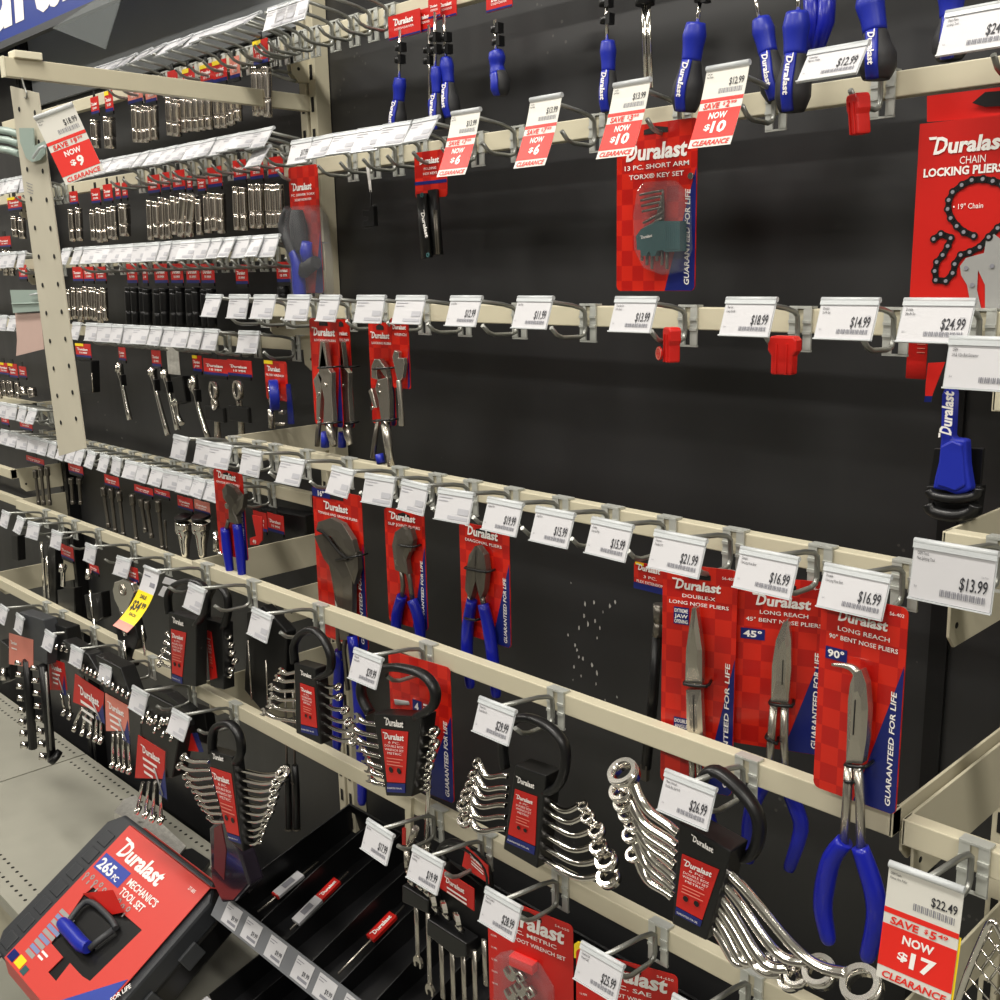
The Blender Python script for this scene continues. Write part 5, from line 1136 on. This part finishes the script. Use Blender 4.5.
def hangcard(card_, Y, lab, wr, body=None, faded=False, ring=True):
    t = Thing('wrench_pouch', lab, 'wrench set', P(card_[0][0], card_[0][1], Y))
    if body:
        mb = MB(); mb.pprism(body, Y + .002, .03); t.part('holder_body', mb, 'black', bevel=.002)
        n = len(wr) + 2; (ax_, ay_), (bx_, by_) = body[0], body[-1]; (cx_, cy_), (dx_, dy_) = body[1], body[2]
        for i in range(n):
            k = (i + .5) / n; x = (ax_ * .35 + bx_ * .65) * (1 - k) + (cx_ * .35 + dx_ * .65) * k; y = (ay_ * .35 + by_ * .65) * (1 - k) + (cy_ * .35 + dy_ * .65) * k
            mb = MB(); ringend(mb, P(x, y, Y - .004), (-.5, -.8, .3 + .2 * (i % 2)), .0070); t.part('wrench_end', mb, 'chrome')
    q = [P(x, y, Y) for x, y in card_]; mb = MB(); mb.prism(q, (0, .001, 0)); W = (q[1] - q[0]).length; f = Fr(q[0], q[1] - q[0]); mb.logo(f, W * .1, -W * .28, W * .7, 1)
    for i in range(3): mb.quad(f, W * .12, W * (.65 - .1 * i), -W * .42 - i * W * .13, -W * .37 - i * W * .13, .0008, 1)
    H = (q[0] - q[3]).length; mb.poly(f, [(W * .93, -H * .35), (W * .62, -H * .93), (W * .93, -H * .93)], .0006, 2)
    mb.tube([f(W * .55, -H * .45, .002), f(W * .8, -H * .88, .002)], .0015, 6, 3); t.part('printed_card', mb, ['pink' if faded else 'redd', 'white', 'navy', 'greyp'])
    for x0, y0, x1, y1 in wr:
        mb = MB(); mb.ptube([(x0, y0), (x1, y1)], Y + .006, .0034, 8); ringend(mb, P(x1, y1 + 4, Y + .006), (-.4, -.7, .6), .0088); t.part('wrench', mb, 'chrome')
hangcard([(49, 658), (64, 663), (67, 690), (50, 690)], .82, 'red wrench card half hidden by the grey socket hanger', [(61, 692, 64, 708), (69, 694, 70, 712)], body=[(44, 620), (66, 628), (72, 662), (52, 658)])
hangcard([(75, 674), (104, 693), (103, 714), (73, 702)], .80, 'bright red wrench card with five chrome wrenches fanned below', [(82, 708, 75, 724), (87, 710, 83, 728), (92, 712, 90, 730), (97, 714, 96, 734), (101, 716, 101, 736)], body=[(62, 640), (88, 655), (108, 690), (80, 674)])
hangcard([(105, 693), (128, 706), (129, 731), (106, 731)], .79, 'faded red wrench card with dark ratcheting wrenches below', [(113, 733, 113, 760), (118, 733, 119, 762), (123, 733, 124, 764), (128, 733, 130, 766)], body=[(95, 655), (120, 668), (136, 712), (128, 712), (104, 692)], faded=True)
hangcard([(138, 735), (165, 752), (164, 779), (135, 778)], .775, 'red wrench card on the nearest black hanger above the toolbox', [(143, 782, 138, 806), (149, 782, 146, 810), (155, 782, 153, 814), (161, 782, 161, 816)], body=[(141, 690), (172, 706), (180, 730), (172, 778), (165, 778), (166, 752), (139, 735)])
t = Thing('socket_hanger', 'black hanger with clustered chrome wrench ends and a lettered top, above the nearest red card', 'wrench set', P(150, 700, .78))
mb = MB(); mb.pprism([(149, 688), (166, 694), (188, 712), (176, 724), (152, 706)], .78, .02, 0); f = Fr(P(152, 699, .779)); mb.logo(f, 0, 0, .03, 1); mb.ptube([(150, 705), (142, 720), (144, 740)], .78, .004, 8); t.part('handle_loop', mb, ['black', 'white'])
for i in range(9):
    x = 148 + (i % 3) * 7 + i * 1.2; y = 714 + (i // 3) * 8 + (i % 3) * 4; mb = MB(); ringend(mb, P(x, y, .772), (-.5, -.7, .5), .0062); t.part('wrench_end', mb, 'chrome')
t = Thing('wrench_pouch', 'dark red card with a blue corner behind the handle of the rack over the tray', 'wrench set', P(190, 740, .80)); q = [P(x, y, .80) for x, y in ((178, 735), (196, 733), (202, 752), (178, 750))]; mb = MB(); mb.prism(q, (0, .001, 0), 0); t.part('printed_card', mb, ['redd']); mb = MB(); mb.pprism([(192, 733), (197, 733), (203, 752), (199, 752)], .799, .001); t.part('blue_corner', mb, 'navy')
t = packf([(186, 705), (204, 712), (208, 745), (190, 740)], .82, 'black case behind the handle loop of the rack over the tray')
# far left bay
for i, (x, y0, y1, lab) in enumerate(((8, 280, 322, 'a'), (0, 0, 0, ''),)):
    pass
sockpack(14, 198, 210, st(18, 216, 238, 2, 7, r=.009), 'sockets with a yellow and red header left of the strip, upper far left', 1.02, 14, True)
sockpack(4, 237, 247, st(5, 250, 270, 3, 6, r=.008), 'sockets cut by the left photo edge, upper far left', 1.02, 12)
sockpack(22, 265, 279, st(8, 258, 276, 2, 6), 'tiny red header above the pale green plastic hook', 1.02, 8)
sockpack(3, 362, 374, st(4, 380, 396, 3, 5, r=.007), 'chrome wrench ends with a red header at the left photo edge, fourth row', 1.0, 11, True)
sockpack(12, 363, 377, st(14, 382, 397, 2, 6, r=.007), 'chrome ends under an orange header, far left fourth row', 1.0, 9, True)
sockpack(22, 366, 377, st(27, 388, 396, 2, 9, r=.011), 'fat chrome rings beside the cream plate, far left fourth row', 1.0, 7)
sockpack(25, 417, 429, [], 'red and orange header under the far left cream plate', 1.02, 12, True, name='empty_header', cat='header card')
sockpack(4, 412, 424, [], 'faded red header at the left photo edge under the cream plate', 1.02, 7, name='empty_header', cat='header card')

# ------------------------------------------------------------------ black divided tray
A0 = PX(350, 803, X0 + .012); B0 = PX(229, 893, X0 + .012)
v = (A0 - B0).normalized(); Ltr = (A0 - B0).length; fr = Fr(B0, (1, 0, 0), v); Wt = (X1 - X0) - .03
t = Thing('divided_tray', 'black sloping tray with slots and a grey price strip, upper one', 'tray', B0)
mb = MB(); mb.box(fr, 0, Wt, 0, Ltr, -.062, -.058); mb.box(fr, 0, Wt, Ltr - .004, Ltr, -.06, .0); t.part('tray_floor', mb, 'tray')
for sa in (0, Wt - .003): mb = MB(); mb.box(fr, sa, sa + .003, 0, Ltr, -.062, 0); t.part('side_wall', mb, 'tray')
x = .078
while x < Wt - .03:
    mb = MB(); mb.prism([fr(x, .0, -.058), fr(x, Ltr - .004, -.058), fr(x, Ltr - .004, -.004), fr(x, Ltr * .5, -.012), fr(x, .0, -.03)], (.0016, 0, 0)); t.part('divider', mb, 'tray'); x += .078
mb = MB(); mb.box(fr, 0, Wt, -.004, 0, -.062, -.022); t.part('front_lip', mb, 'tray')
ff = Fr(fr(0, 0, 0) + Vector((.006, -.008, .0)), (1, 0, 0), (0, .55, .83))
mb = MB(); mb.box(ff, -.02, Wt + .01, -.042, 0, -.002, 0); 
t.part('grey_price_strip', mb, 'greyst')
for i, x in enumerate((.012, .076, .150, .228, .290, .36, .43, .50, .57, .64, .71, .78, .85, .92)):
    mb = MB(); mb.box(ff, x, x + .047, -.038, -.004, .0004, .0012, 0); f3 = Fr(ff(x, -.004, .0012), ff.u, ff.v)
    mb.quad(f3, .003, .022, -.006, -.0048, .0004, 1); mb.quad(f3, .003, .016, -.010, -.0088, .0004, 1); mb.txt(f3, '$9.99', .044, -.022, .0075, 2, w=.018, al='r', bold=.01); mb.quad(f3, .018, .044, -.030, -.0255, .0004, 1)
    o = single('shelf_label', 'white label on the grey strip of the tray, %s from the left' % ORD[i], 'price label', mb, ['paper', 'inkg', 'ink'])
def stick(p0, p1, lab, redp, whitep):
    a = fr(*fr.hit(*p0, -.045), -.045); b = fr(*fr.hit(*p1, -.045), -.045); d = b - a; mb = MB()
    t2 = Thing('slim_tool_pack', lab, 'tool', a); mb.tube([a, b], .0022, 8); t2.part('steel_shaft', mb, 'satin')
    u = Vector((1, 0, 0)); f = Fr(a + fr.n * .003, u, d)
    L = d.length
    if whitep: mb = MB(); mb.box(f, -.011, .011, L * whitep[0], L * whitep[1], -.003, .004); mb.quad(f, -.007, .007, L * (whitep[0] * .7 + whitep[1] * .3), L * (whitep[0] * .3 + whitep[1] * .7), .0046, 1); t2.part('white_sleeve', mb, ['paper', 'inkg'], bevel=.001)
    if redp: mb = MB(); mb.box(f, -.010, .010, L * redp[0], L * redp[1], -.003, .0035); f4 = Fr(f(0, L * redp[0], .0035), d, fr.n.cross(d)); mb.logo(f4, L * (redp[1] - redp[0]) * .1, -.004, L * (redp[1] - redp[0]) * .8, 1); t2.part('red_sleeve', mb, ['redd', 'white'])
stick((258, 912), (318, 862), 'slim tool in a pale sleeve, left one lying in the tray', (.28, .34), (.30, .72))
stick((290, 930), (348, 872), 'slim tool with a white and red sleeve, middle one in the tray', (.50, .82), (.10, .50))
stick((338, 974), (404, 906), 'slim tool with a short red label, right one in the tray', (.48, .84), None)
# lower tray, only its corner shows
fr2 = Fr(B0 + Vector((0, -.055, -.175)), (1, 0, 0), v)
t = Thing('divided_tray', 'lower black tray whose slots show below the grey price strip', 'tray', fr2.o)
mb = MB(); mb.box(fr2, 0, Wt, 0, Ltr, -.05, -.046); mb.box(fr2, 0, .003, 0, Ltr, -.05, .0); mb.box(fr2, Wt - .003, Wt, 0, Ltr, -.05, 0); t.part('tray_floor', mb, 'tray')
x = .078
while x < Wt - .03: mb = MB(); mb.box(fr2, x, x + .0016, 0, Ltr, -.048, -.004); t.part('divider', mb, 'tray'); x += .078
mb = MB(); mb.box(fr2, 0, .05, -.036, -.004, -.001, 0); t.part('corner_label', mb, 'paper')
# pedestal shelf under the trays
mb = MB(); mb.box8([Vector(p) for p in ((X0 + .005, -.40, .02), (X1 - .005, -.40, .02), (X1 - .005, -.40, .10), (X0 + .005, -.40, .10), (X0 + .005, -.03, .02), (X1 - .005, -.03, .02), (X1 - .005, -.03, .10), (X0 + .005, -.03, .10))])
single('shelf_plinth', 'dark plinth in the shadow under the black trays', 'shelf', mb, 'creamd')

# ------------------------------------------------------------------ toolbox
A = PX(130, 826, -1.93); C = PX(5, 958, -1.93); d = (A - C); fr = Fr(A, (1, 0, 0), d); Ls = d.length
Bx = fr.hit(212, 887)[0]
t = Thing('toolbox', 'black mechanics tool case in a red cardboard sleeve, leaning at the lower left', 'toolbox', C)
x0, x1 = -.078, Bx + .018; y0, y1 = -Ls - .005, .012; D = .10
mb = MB(); pts = [(x0 + .03, y1), (x1 - .03, y1), (x1, y1 - .03), (x1, y0 + .03), (x1 - .03, y0), (x0 + .03, y0), (x0, y0 + .03), (x0, y1 - .03)]
mb.prism([fr(a, b, -.004) for a, b in pts], fr.n * -(D / 2 - .006)); t.part('lid', mb, 'dgrey2', bevel=.006)
mb = MB(); mb.prism([fr(a * .985, b, -D / 2 + .001) for a, b in pts], fr.n * -(D / 2)); t.part('base_shell', mb, 'black', bevel=.006)
mb = MB()
for i in range(8):
    b0 = -.03 - i * .04; mb.box(fr, x0 + .025, -.018, b0 - .030, b0, -.006, -.0015)
t.part('lid_ribs', mb, 'dgrey2', bevel=.002)
for i in range(3): mb = MB(); b0 = -.08 - i * .10; mb.box(fr, x1 - .001, x1 + .006, b0 - .04, b0, -D * .7, -D * .35); t.part('latch', mb, 'dgrey', bevel=.002)
# sleeve, cut out around the handle: top plate made of a frame of pieces
S0, S1 = 0.0, Bx
h = lambda x, y: fr.hit(x, y, .002)
hole = [h(93, 887), h(142, 930), h(90, 981), h(82, 976), h(70, 963), h(56, 981), h(48, 972), h(63, 957), h(51, 943), h(83, 895)]
mb = MB()
def splate(pts, m=0): mb.prism([fr(a, b, .002) for a, b in pts], fr.n * -.0015, m)
hx0 = min(p[0] for p in hole); hx1 = max(p[0] for p in hole); hy0 = min(p[1] for p in hole); hy1 = max(p[1] for p in hole)
q0, q1, q2, q3, q4, q5, q6, q7, q8, q9 = hole
TLc, TRc, BRc, BLc = (S0, 0), (S1, 0), (S1, -Ls), (S0, -Ls)
splate([TLc, TRc, (S1, q1[1]), q1, q0, q9]) ; splate([TLc, q9, q8, q7, q6, (S0, q6[1])]); splate([(S0, q6[1]), q6, q5, (q5[0], -Ls), BLc]); splate([q5, q4, q3, q2, (q2[0], -Ls), (q5[0], -Ls)]); splate([q2, q1, (S1, q1[1]), BRc, (q2[0], -Ls)])
mb.prism([fr(S0, 0, .002), fr(S1, 0, .002), fr(S1, .016, -.03), fr(S0, .016, -.03)], fr.n * -.001, 0)
mb.prism([fr(S0, 0.016, -.03), fr(S1, .016, -.03), fr(S1, .016, -D), fr(S0, .016, -D)], fr.v * .001, 0)
mb.prism([fr(S0, -Ls, .002), fr(S1, -Ls, .002), fr(S1, -Ls - .016, -.03), fr(S0, -Ls - .016, -.03)], fr.n * -.001, 0)
a1 = S1 * .99
mb.poly(fr, [(a1, -Ls * .62), (a1, -Ls), (S1 * .60, -Ls)], .0032, 2)
t.part('red_sleeve', mb, ['sleeve', 'white', 'navyl'])
sleeve = t.o.children[-1]
mb = MB(); mb.logo(fr, S1 * .08, -.054, S1 * .56, 0, c=.003, h=.032)
t.part('logo_print', mb, ['white'])
mb = MB(); mb.quad(fr, .008, S1 * .36, -.098, -.064, .0026, 1); mb.txt(fr, '265', .014, -.093, .022, 0, w=.058, bold=.03, c=.0032); mb.txt(fr, 'PC', .078, -.093, .011, 0, w=.02, bold=.02, c=.0032)
t.part('piece_count', mb, ['white', 'navyl']); mb = MB(); mb.txt(fr, "MECHANIC'S", S1 * .40, -.083, .014, 0, w=.11, bold=.02, c=.0032); mb.txt(fr, 'TOOL SET', S1 * .40, -.103, .014, 0, w=.09, bold=.02, c=.0032)
t.part('title_print', mb, ['white']); mb = MB()
for i in range(10): a = .012 + i * .019; mb.ring(fr(a, -.115 + (i % 2) * .003, .0026), fr.n, .0055, .0030, .0008, 6, 2); mb.quad(fr, a - .002, a + .002, -.128, -.120, .0028, 2)
mb.txt(fr, '27-885', S1 * .93, -.024, .007, 0, w=.022, al='r', c=.0032)
mb.txt(fr, 'GUARANTEED FOR LIFE', S1 * .93, -Ls + .01, .010, 0, w=.11, rot=math.pi * .38, bold=.02, c=.0036)
t.part('sleeve_text', mb, ['white', 'navyl', 'greyp'])
mb = MB()
for i in range(9):
    b = -Ls * .60 - i * .0105; mb.quad(fr, .028 + i * .001, .085 - i * .002, b - .008, b, .0026, i % 2)
t.part('parts_picture', mb, ['greyp', 'greyb'])
for nm, a0, a1, b0, b1, mm in (('pieces_badge', .004, .03, .004, .022, 'navy'), ('yellow_badge', .034, .062, .006, .024, 'yellow'), ('green_badge', .066, .085, .004, .018, 'teal'), ('fine_print', .075, .10, .050, .054, 'white'), ('fine_print', .075, .095, .041, .045, 'white')):
    mb = MB(); mb.quad(fr, a0, a1, -Ls + b0, -Ls + b1, .0028, 0); t.part(nm, mb, [mm])
mb = MB(); g1, g2, g3, g4 = h(83, 894), h(93, 896), h(127, 915), h(113, 915)
mb.prism([fr(*g1, .004), fr(*g2, .014), fr(*h(122, 898), .030), fr(*g3, .012), fr(*g4, .004)], fr.n * -.001); t.part('torn_flap', mb, 'redd')
# recess and handle
mb = MB(); cx, cy = h(88, 928)
mb.prism([fr(a, b, -.001) for a, b in hole], fr.n * -.004); t.part('recess_panel', mb, 'black')
mb = MB(); P1 = [h(62, 938), h(84, 904), h(95, 897), h(112, 912), h(118, 925)]
mb.tube([fr(*q, .010) for q in (h(92, 951), h(100, 944), h(116, 932))], .006, 8); mb.tube([fr(*q, .008) for q in (h(64, 933), h(82, 908), h(94, 904), h(112, 920), h(118, 930))], .0055, 8); t.part('handle_frame', mb, 'dgrey')
mb = MB(); mb.tube([fr(*q, .014) for q in (h(66, 926), h(70, 930), h(78, 939), h(86, 948), h(92, 951))], [.011, .0135, .0135, .0135, .011], 12); f5 = Fr(fr(*h(68, 928), .0285), (fr(*h(90, 951)) - fr(*h(68, 928)))); t.part('blue_handle_grip', mb, 'blueh')
# foil pack and dark card lying behind the case
def lay(px, z, th, m_, name, lab, cat, **k):
    mb = MB(); q = []
    for x, y in px: dd = ray(x, y); q.append(CAM + dd * ((z - CAM.z) / dd.z))
    mb.prism(q, (0, 0, -th)); return single(name, lab, cat, mb, m_, **k)
lay([(114, 812), (124, 799), (136, 795), (143, 806), (150, 822), (135, 824), (125, 818)], .19, .02, 'foil', 'foil_pack', 'crumpled silver and orange pouch behind the toolbox, left of the foil tray', 'pouch')
lay([(136, 824), (150, 812), (186, 846), (178, 856), (168, 852)], .19, .018, 'foil', 'foil_pack', 'flat shiny foil pack between the toolbox and the perforated shelf', 'pouch')
lay([(172, 852), (192, 848), (210, 860), (200, 874)], .185, .012, 'black', 'dark_card', 'small dark square card right of the flat foil pack', 'card')

# ------------------------------------------------------------------ diagonal arm with the hanging perforated strip
t = Thing('overhead_beam', 'long cream arm reaching out from the slotted post to the upper left', 'display arm', (X0, -.03, 1.74))
mb = MB(); ya = .603 - 1.13
zt = 1.45 + .2925
mb.box8([Vector(p) for p in ((X0 - .006, ya, zt + .004 - .026), (X0 + .006, ya, zt + .004 - .026), (X0 + .006, ya, zt + .004), (X0 - .006, ya, zt + .004), (X0 - .006, -.03, zt - .028), (X0 + .006, -.03, zt - .028), (X0 + .006, -.03, zt - .002), (X0 - .006, -.03, zt - .002))])
t.part('beam', mb, 'cream', bevel=.0012)
mb = MB(); f = Fr((X0, ya - .0005, zt + .004)); mb.box(f, -.0065, .0065, -.0265, .0005, 0, .002); t.part('end_cap', mb, 'creaml')
mb = MB(); mb.box8([Vector(p) for p in ((X0 - .012, ya + .012, zt + .003), (X0 + .012, ya + .012, zt + .003), (X0 + .012, ya + .012, zt + .013), (X0 - .012, ya + .012, zt + .013), (X0 - .012, ya + .05, zt + .003), (X0 + .012, ya + .05, zt + .003), (X0 + .012, ya + .05, zt + .013), (X0 - .012, ya + .05, zt + .013))]); t.part('top_clip', mb, 'creaml', bevel=.001)
mb = MB(); q = Vector((X0, -.035, zt + .03)); mb.tube([q, q + Vector((-.012, -.05, .004)), q + Vector((-.012, -.055, -.002)), q + Vector((.004, -.02, -.012))], .003, 8); t.part('peg', mb, 'wire')
# the strip: foreground plane through its corners
Ys = .62
tl, tr, bl, br = P(10, 86, Ys), P(38, 93, Ys), P(59, 456, Ys + .012), P(86, 448, Ys + .012)
t = Thing('perforated_strip', 'cream perforated steel strip hanging down at the left from the diagonal arm', 'hanging strip', (tl + tr) / 2)
mb = MB(); mb.prism([tl, tr, br, bl], (0, .0016, 0))
for i in range(12):
    a = .055 + i * .0775
    if a > .99: break
    for s in (.24, .80):
        p = (tl * (1 - s) + tr * s) * (1 - a) + (bl * (1 - s) + br * s) * a; mb.ring(p + Vector((0, -.0004, 0)), (0, -1, 0), .0034, 0, .0004, 12, 1)
p = tl * .8 + tr * .2; p = p * .745 + (bl * .8 + br * .2) * .255
uu = (tr - tl).normalized()
for i in range(4): f = Fr((tl * .85 + tr * .15) * (1 - .245 - i * .008) + (bl * .85 + br * .15) * (.245 + i * .008), uu); mb.quad(f, 0, .022 - .003 * (i % 2), -.0006, .0004, .0006, 2)
t.part('strip_plate', mb, ['strip', 'hole', 'inkg'])
mb = MB(); q = P(25, 84, Ys); mb.tube([P(22, 78, Ys + .0), P(24, 86, Ys - .003), P(27, 94, Ys - .004), P(26, 98, Ys - .001), P(24, 96, Ys + .003)], .0012, 8); t.part('s_hook', mb, 'wire')
# clear clips on the strip
t = Thing('plastic_strip_hook', 'pale translucent plastic hook plate on the perforated strip behind the $9 tag', 'plastic hook', P(30, 140, Ys - .004))
mb = MB(); mb.pprism([(19, 128), (33, 128), (34, 146), (46, 140), (45, 154), (40, 160), (32, 162), (26, 158), (20, 142)], Ys - .004, .0015); t.part('plate', mb, 'tealc')
mb = MB(); mb.ptube([(33, 158), (40, 148), (45, 146)], Ys - .008, .002, 8); t.part('prong', mb, 'frost')
L0 = P(54, 112, Ys - .03); t = clearance(L0, 'clearance strip marked save $9.99 now $9 on the hanging perforated strip', '$18.99', '9', '99', '9', W=.051, t0=.05, k=.6, L=.086, yaw=1.0, lines=('Grip Tool', 'Plastic'))
t.o.rotation_mode = 'AXIS_ANGLE'; t.o.rotation_axis_angle = (.36, .84, -.54, 0)
t = Thing('plastic_strip_hook', 'pale green plastic holder plate left of the strip above the pink tag', 'plastic hook', P(25, 300, Ys + .08))
mb = MB(); mb.pprism([(10, 290), (40, 290), (40, 311), (13, 313)], Ys + .08, .002, 0); mb.ptube([(12, 304), (40, 303)], Ys + .079, .0012, 6); t.part('plate', mb, 'tealc')
mb = MB(); mb.ptube([(30, 295), (40, 293)], Ys + .076, .0015, 8); t.part('prong', mb, 'frost')
mb = MB(); q = [(15, 313), (40, 313), (44, 349), (16, 356), (17, 340), (16, 325)]; mb.pprism(q, Ys + .085, .0006, 0); single('reversed_tag', 'blank pale pink back of a clearance tag hanging left of the strip', 'tag', mb, 'pinkp')
t = Thing('display_hook', 'pale grey green plastic display arm at the left edge behind the strip', 'plastic hook', P(5, 140, 1.0)); mb = MB()
for y in (131, 140, 150): mb.ptube([(-8, y - 2), (8, y), (20, y + 4)], .95, .008, 8)
t.part('rods', mb, 'tealc')

# ------------------------------------------------------------------ blue header sign and painted sheen sheet
Yg = 1.0; zb = 1.45 + .512
t = Thing('header_sign', 'blue header sign with large white lettering at the upper left corner', 'sign', (X0, Yg - 1.13, zb))
fr = Fr((0, Yg - 1.13, zb)); mb = MB(); mb.box(fr, -4.0, X0 - .03, .012, .30, -.01, 0); t.part('sign_face', mb, 'signb')
mb = MB(); a, b = fr.hit(-11, 38); mb.logo(fr, a - .253, b + .014, 1.12, 0, h=.21, c=.001); t.part('white_lettering', mb, ['white'])
mb = MB(); mb.box(fr, -4.0, X0 - .03, -.004, .011, -.012, .002); t.part('lower_frame', mb, 'dgrey'); 
t = Thing('sheen_panel', 'added grey sheet painted as sheen above the socket rows under the blue sign', 'panel', (X0, -.02, 1.9))  # added sheet: sheen on the back panel put in as grey colour
mb = MB(); mb.box8([Vector(p) for p in ((XL + .03, -.012, 1.86), (X0 - .03, -.012, 1.86), (X0 - .03, -.012, 2.3), (XL + .03, -.012, 2.3), (XL + .03, -.004, 1.86), (X0 - .03, -.004, 1.86), (X0 - .03, -.004, 2.3), (XL + .03, -.004, 2.3))]); t.part('sheen_sheet', mb, 'sheengrey')
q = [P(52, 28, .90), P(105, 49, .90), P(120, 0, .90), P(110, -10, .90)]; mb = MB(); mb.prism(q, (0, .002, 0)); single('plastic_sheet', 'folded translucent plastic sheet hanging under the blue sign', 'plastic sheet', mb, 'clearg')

# ------------------------------------------------------------------ wire basket, lower right
Yk = .78; t = Thing('wire_basket', 'chrome wire basket corner at the lower right edge', 'basket', P(975, 930, Yk))
mb = MB(); rim = [P(955, 1010, Yk), P(968, 972, Yk), P(986, 930, Yk), P(992, 922, Yk), P(998, 928, Yk), P(1012, 960, Yk)]; mb.tube(rim, .0028, 10); t.part('rim', mb, 'chrome')
mb = MB()
for i in range(6): mb.tube([P(962 + i * 6, 990 - i * 14, Yk), P(990 + i * 6, 1020 - i * 12, Yk)], .0009, 6)
for i in range(4): mb.tube([P(974 + i * 7, 968 + i * 12 - 10, Yk), P(992 + i * 7, 930 + i * 14, Yk)], .0009, 6)
t.part('mesh_wires', mb, 'chrome')

# bare chips in the black paint of the panels
chips = [(585, 604, 3), (594, 602, 2.4), (584, 616, 3), (588, 624, 3.2), (595, 621, 3), (600, 628, 2), (579, 628, 3), (568, 635, 2), (597, 638, 2), (575, 645, 2.4), (577, 650, 2.4), (579, 657, 2), (583, 659, 2.6), (592, 665, 3), (597, 673, 3), (574, 667, 2.4), (596, 684, 2), (605, 700, 1.6), (610, 606, 2.6), (615, 602, 2.4), (571, 583, 1.4), (603, 612, 1.6), (581, 676, 1.6), (617, 697, 1.6), (573, 680, 1.2), (107, 430, 2), (122, 438, 2), (105, 415, 1.6), (136, 422, 1.4), (98, 402, 1.4)]
for a, b, nm in ((0, 25, 'cluster of small white paint chips on the large bare black panel'), (25, 30, 'few pale chips on the black panel below the left ratchets')):
    mb = MB()
    for x, y, r in chips[a:b]:
        c = P(x, y, 1.1295); k = r * .0010; mb.add([c + Vector((math.cos(q) * k * .75 * random.uniform(.6, 1.2), 0, math.sin(q) * k * 1.5 * random.uniform(.6, 1.2))) for q in [i * math.pi / 3 for i in range(6)]], [(0, 1, 2, 3, 4, 5)])
    o = single('paint_chips', nm, 'paint chips', mb, 'chip'); o['kind'] = 'stuff'

# ------------------------------------------------------------------ light
M['lamp'] = mat('lamp_diffuser', (255, 250, 240), .5, emit=3.0, var=0)
M['lampf'] = mat('lamp_frame', (220, 220, 216), .5)
for i, (x, y) in enumerate(((-2.9, -1.0), (-.9, -1.0), (1.2, -1.0), (-4.9, -1.0), (-2.9, -3.0), (-.9, -3.0), (1.2, -3.0))):
    t = Thing('ceiling_light', 'long white fluorescent ceiling fixture over the aisle', 'ceiling light', (x, y, 3.06), 'ceiling lights over the aisle')
    f = Fr((x, y, 3.06), (1, 0, 0), (0, 1, 0))
    mb = MB(); mb.box(f, -.62, .62, -.16, .16, 0, .04); t.part('frame', mb, 'lampf')
    mb = MB(); mb.box(f, -.58, .58, -.13, .13, -.01, -.0005); t.part('diffuser', mb, 'lamp')
    ld = bpy.data.lights.new('lamp', 'AREA'); ld.shape = 'RECTANGLE'; ld.size = 1.16; ld.size_y = .26; ld.energy = 30; ld.color = (1, .955, .88)
    lo = bpy.data.objects.new('lamp', ld); COL.objects.link(lo); lo.location = (0, 0, -.03); lo.parent = t.o
w = bpy.data.worlds.new('world'); SC.world = w; w.use_nodes = True
w.node_tree.nodes['Background'].inputs[0].default_value = (.8, .82, .85, 1); w.node_tree.nodes['Background'].inputs[1].default_value = .3
SC.view_settings.view_transform = 'Standard'; SC.view_settings.look = 'None'; SC.view_settings.gamma = 1; SC.view_settings.use_curve_mapping = False
SC.view_settings.exposure = .2
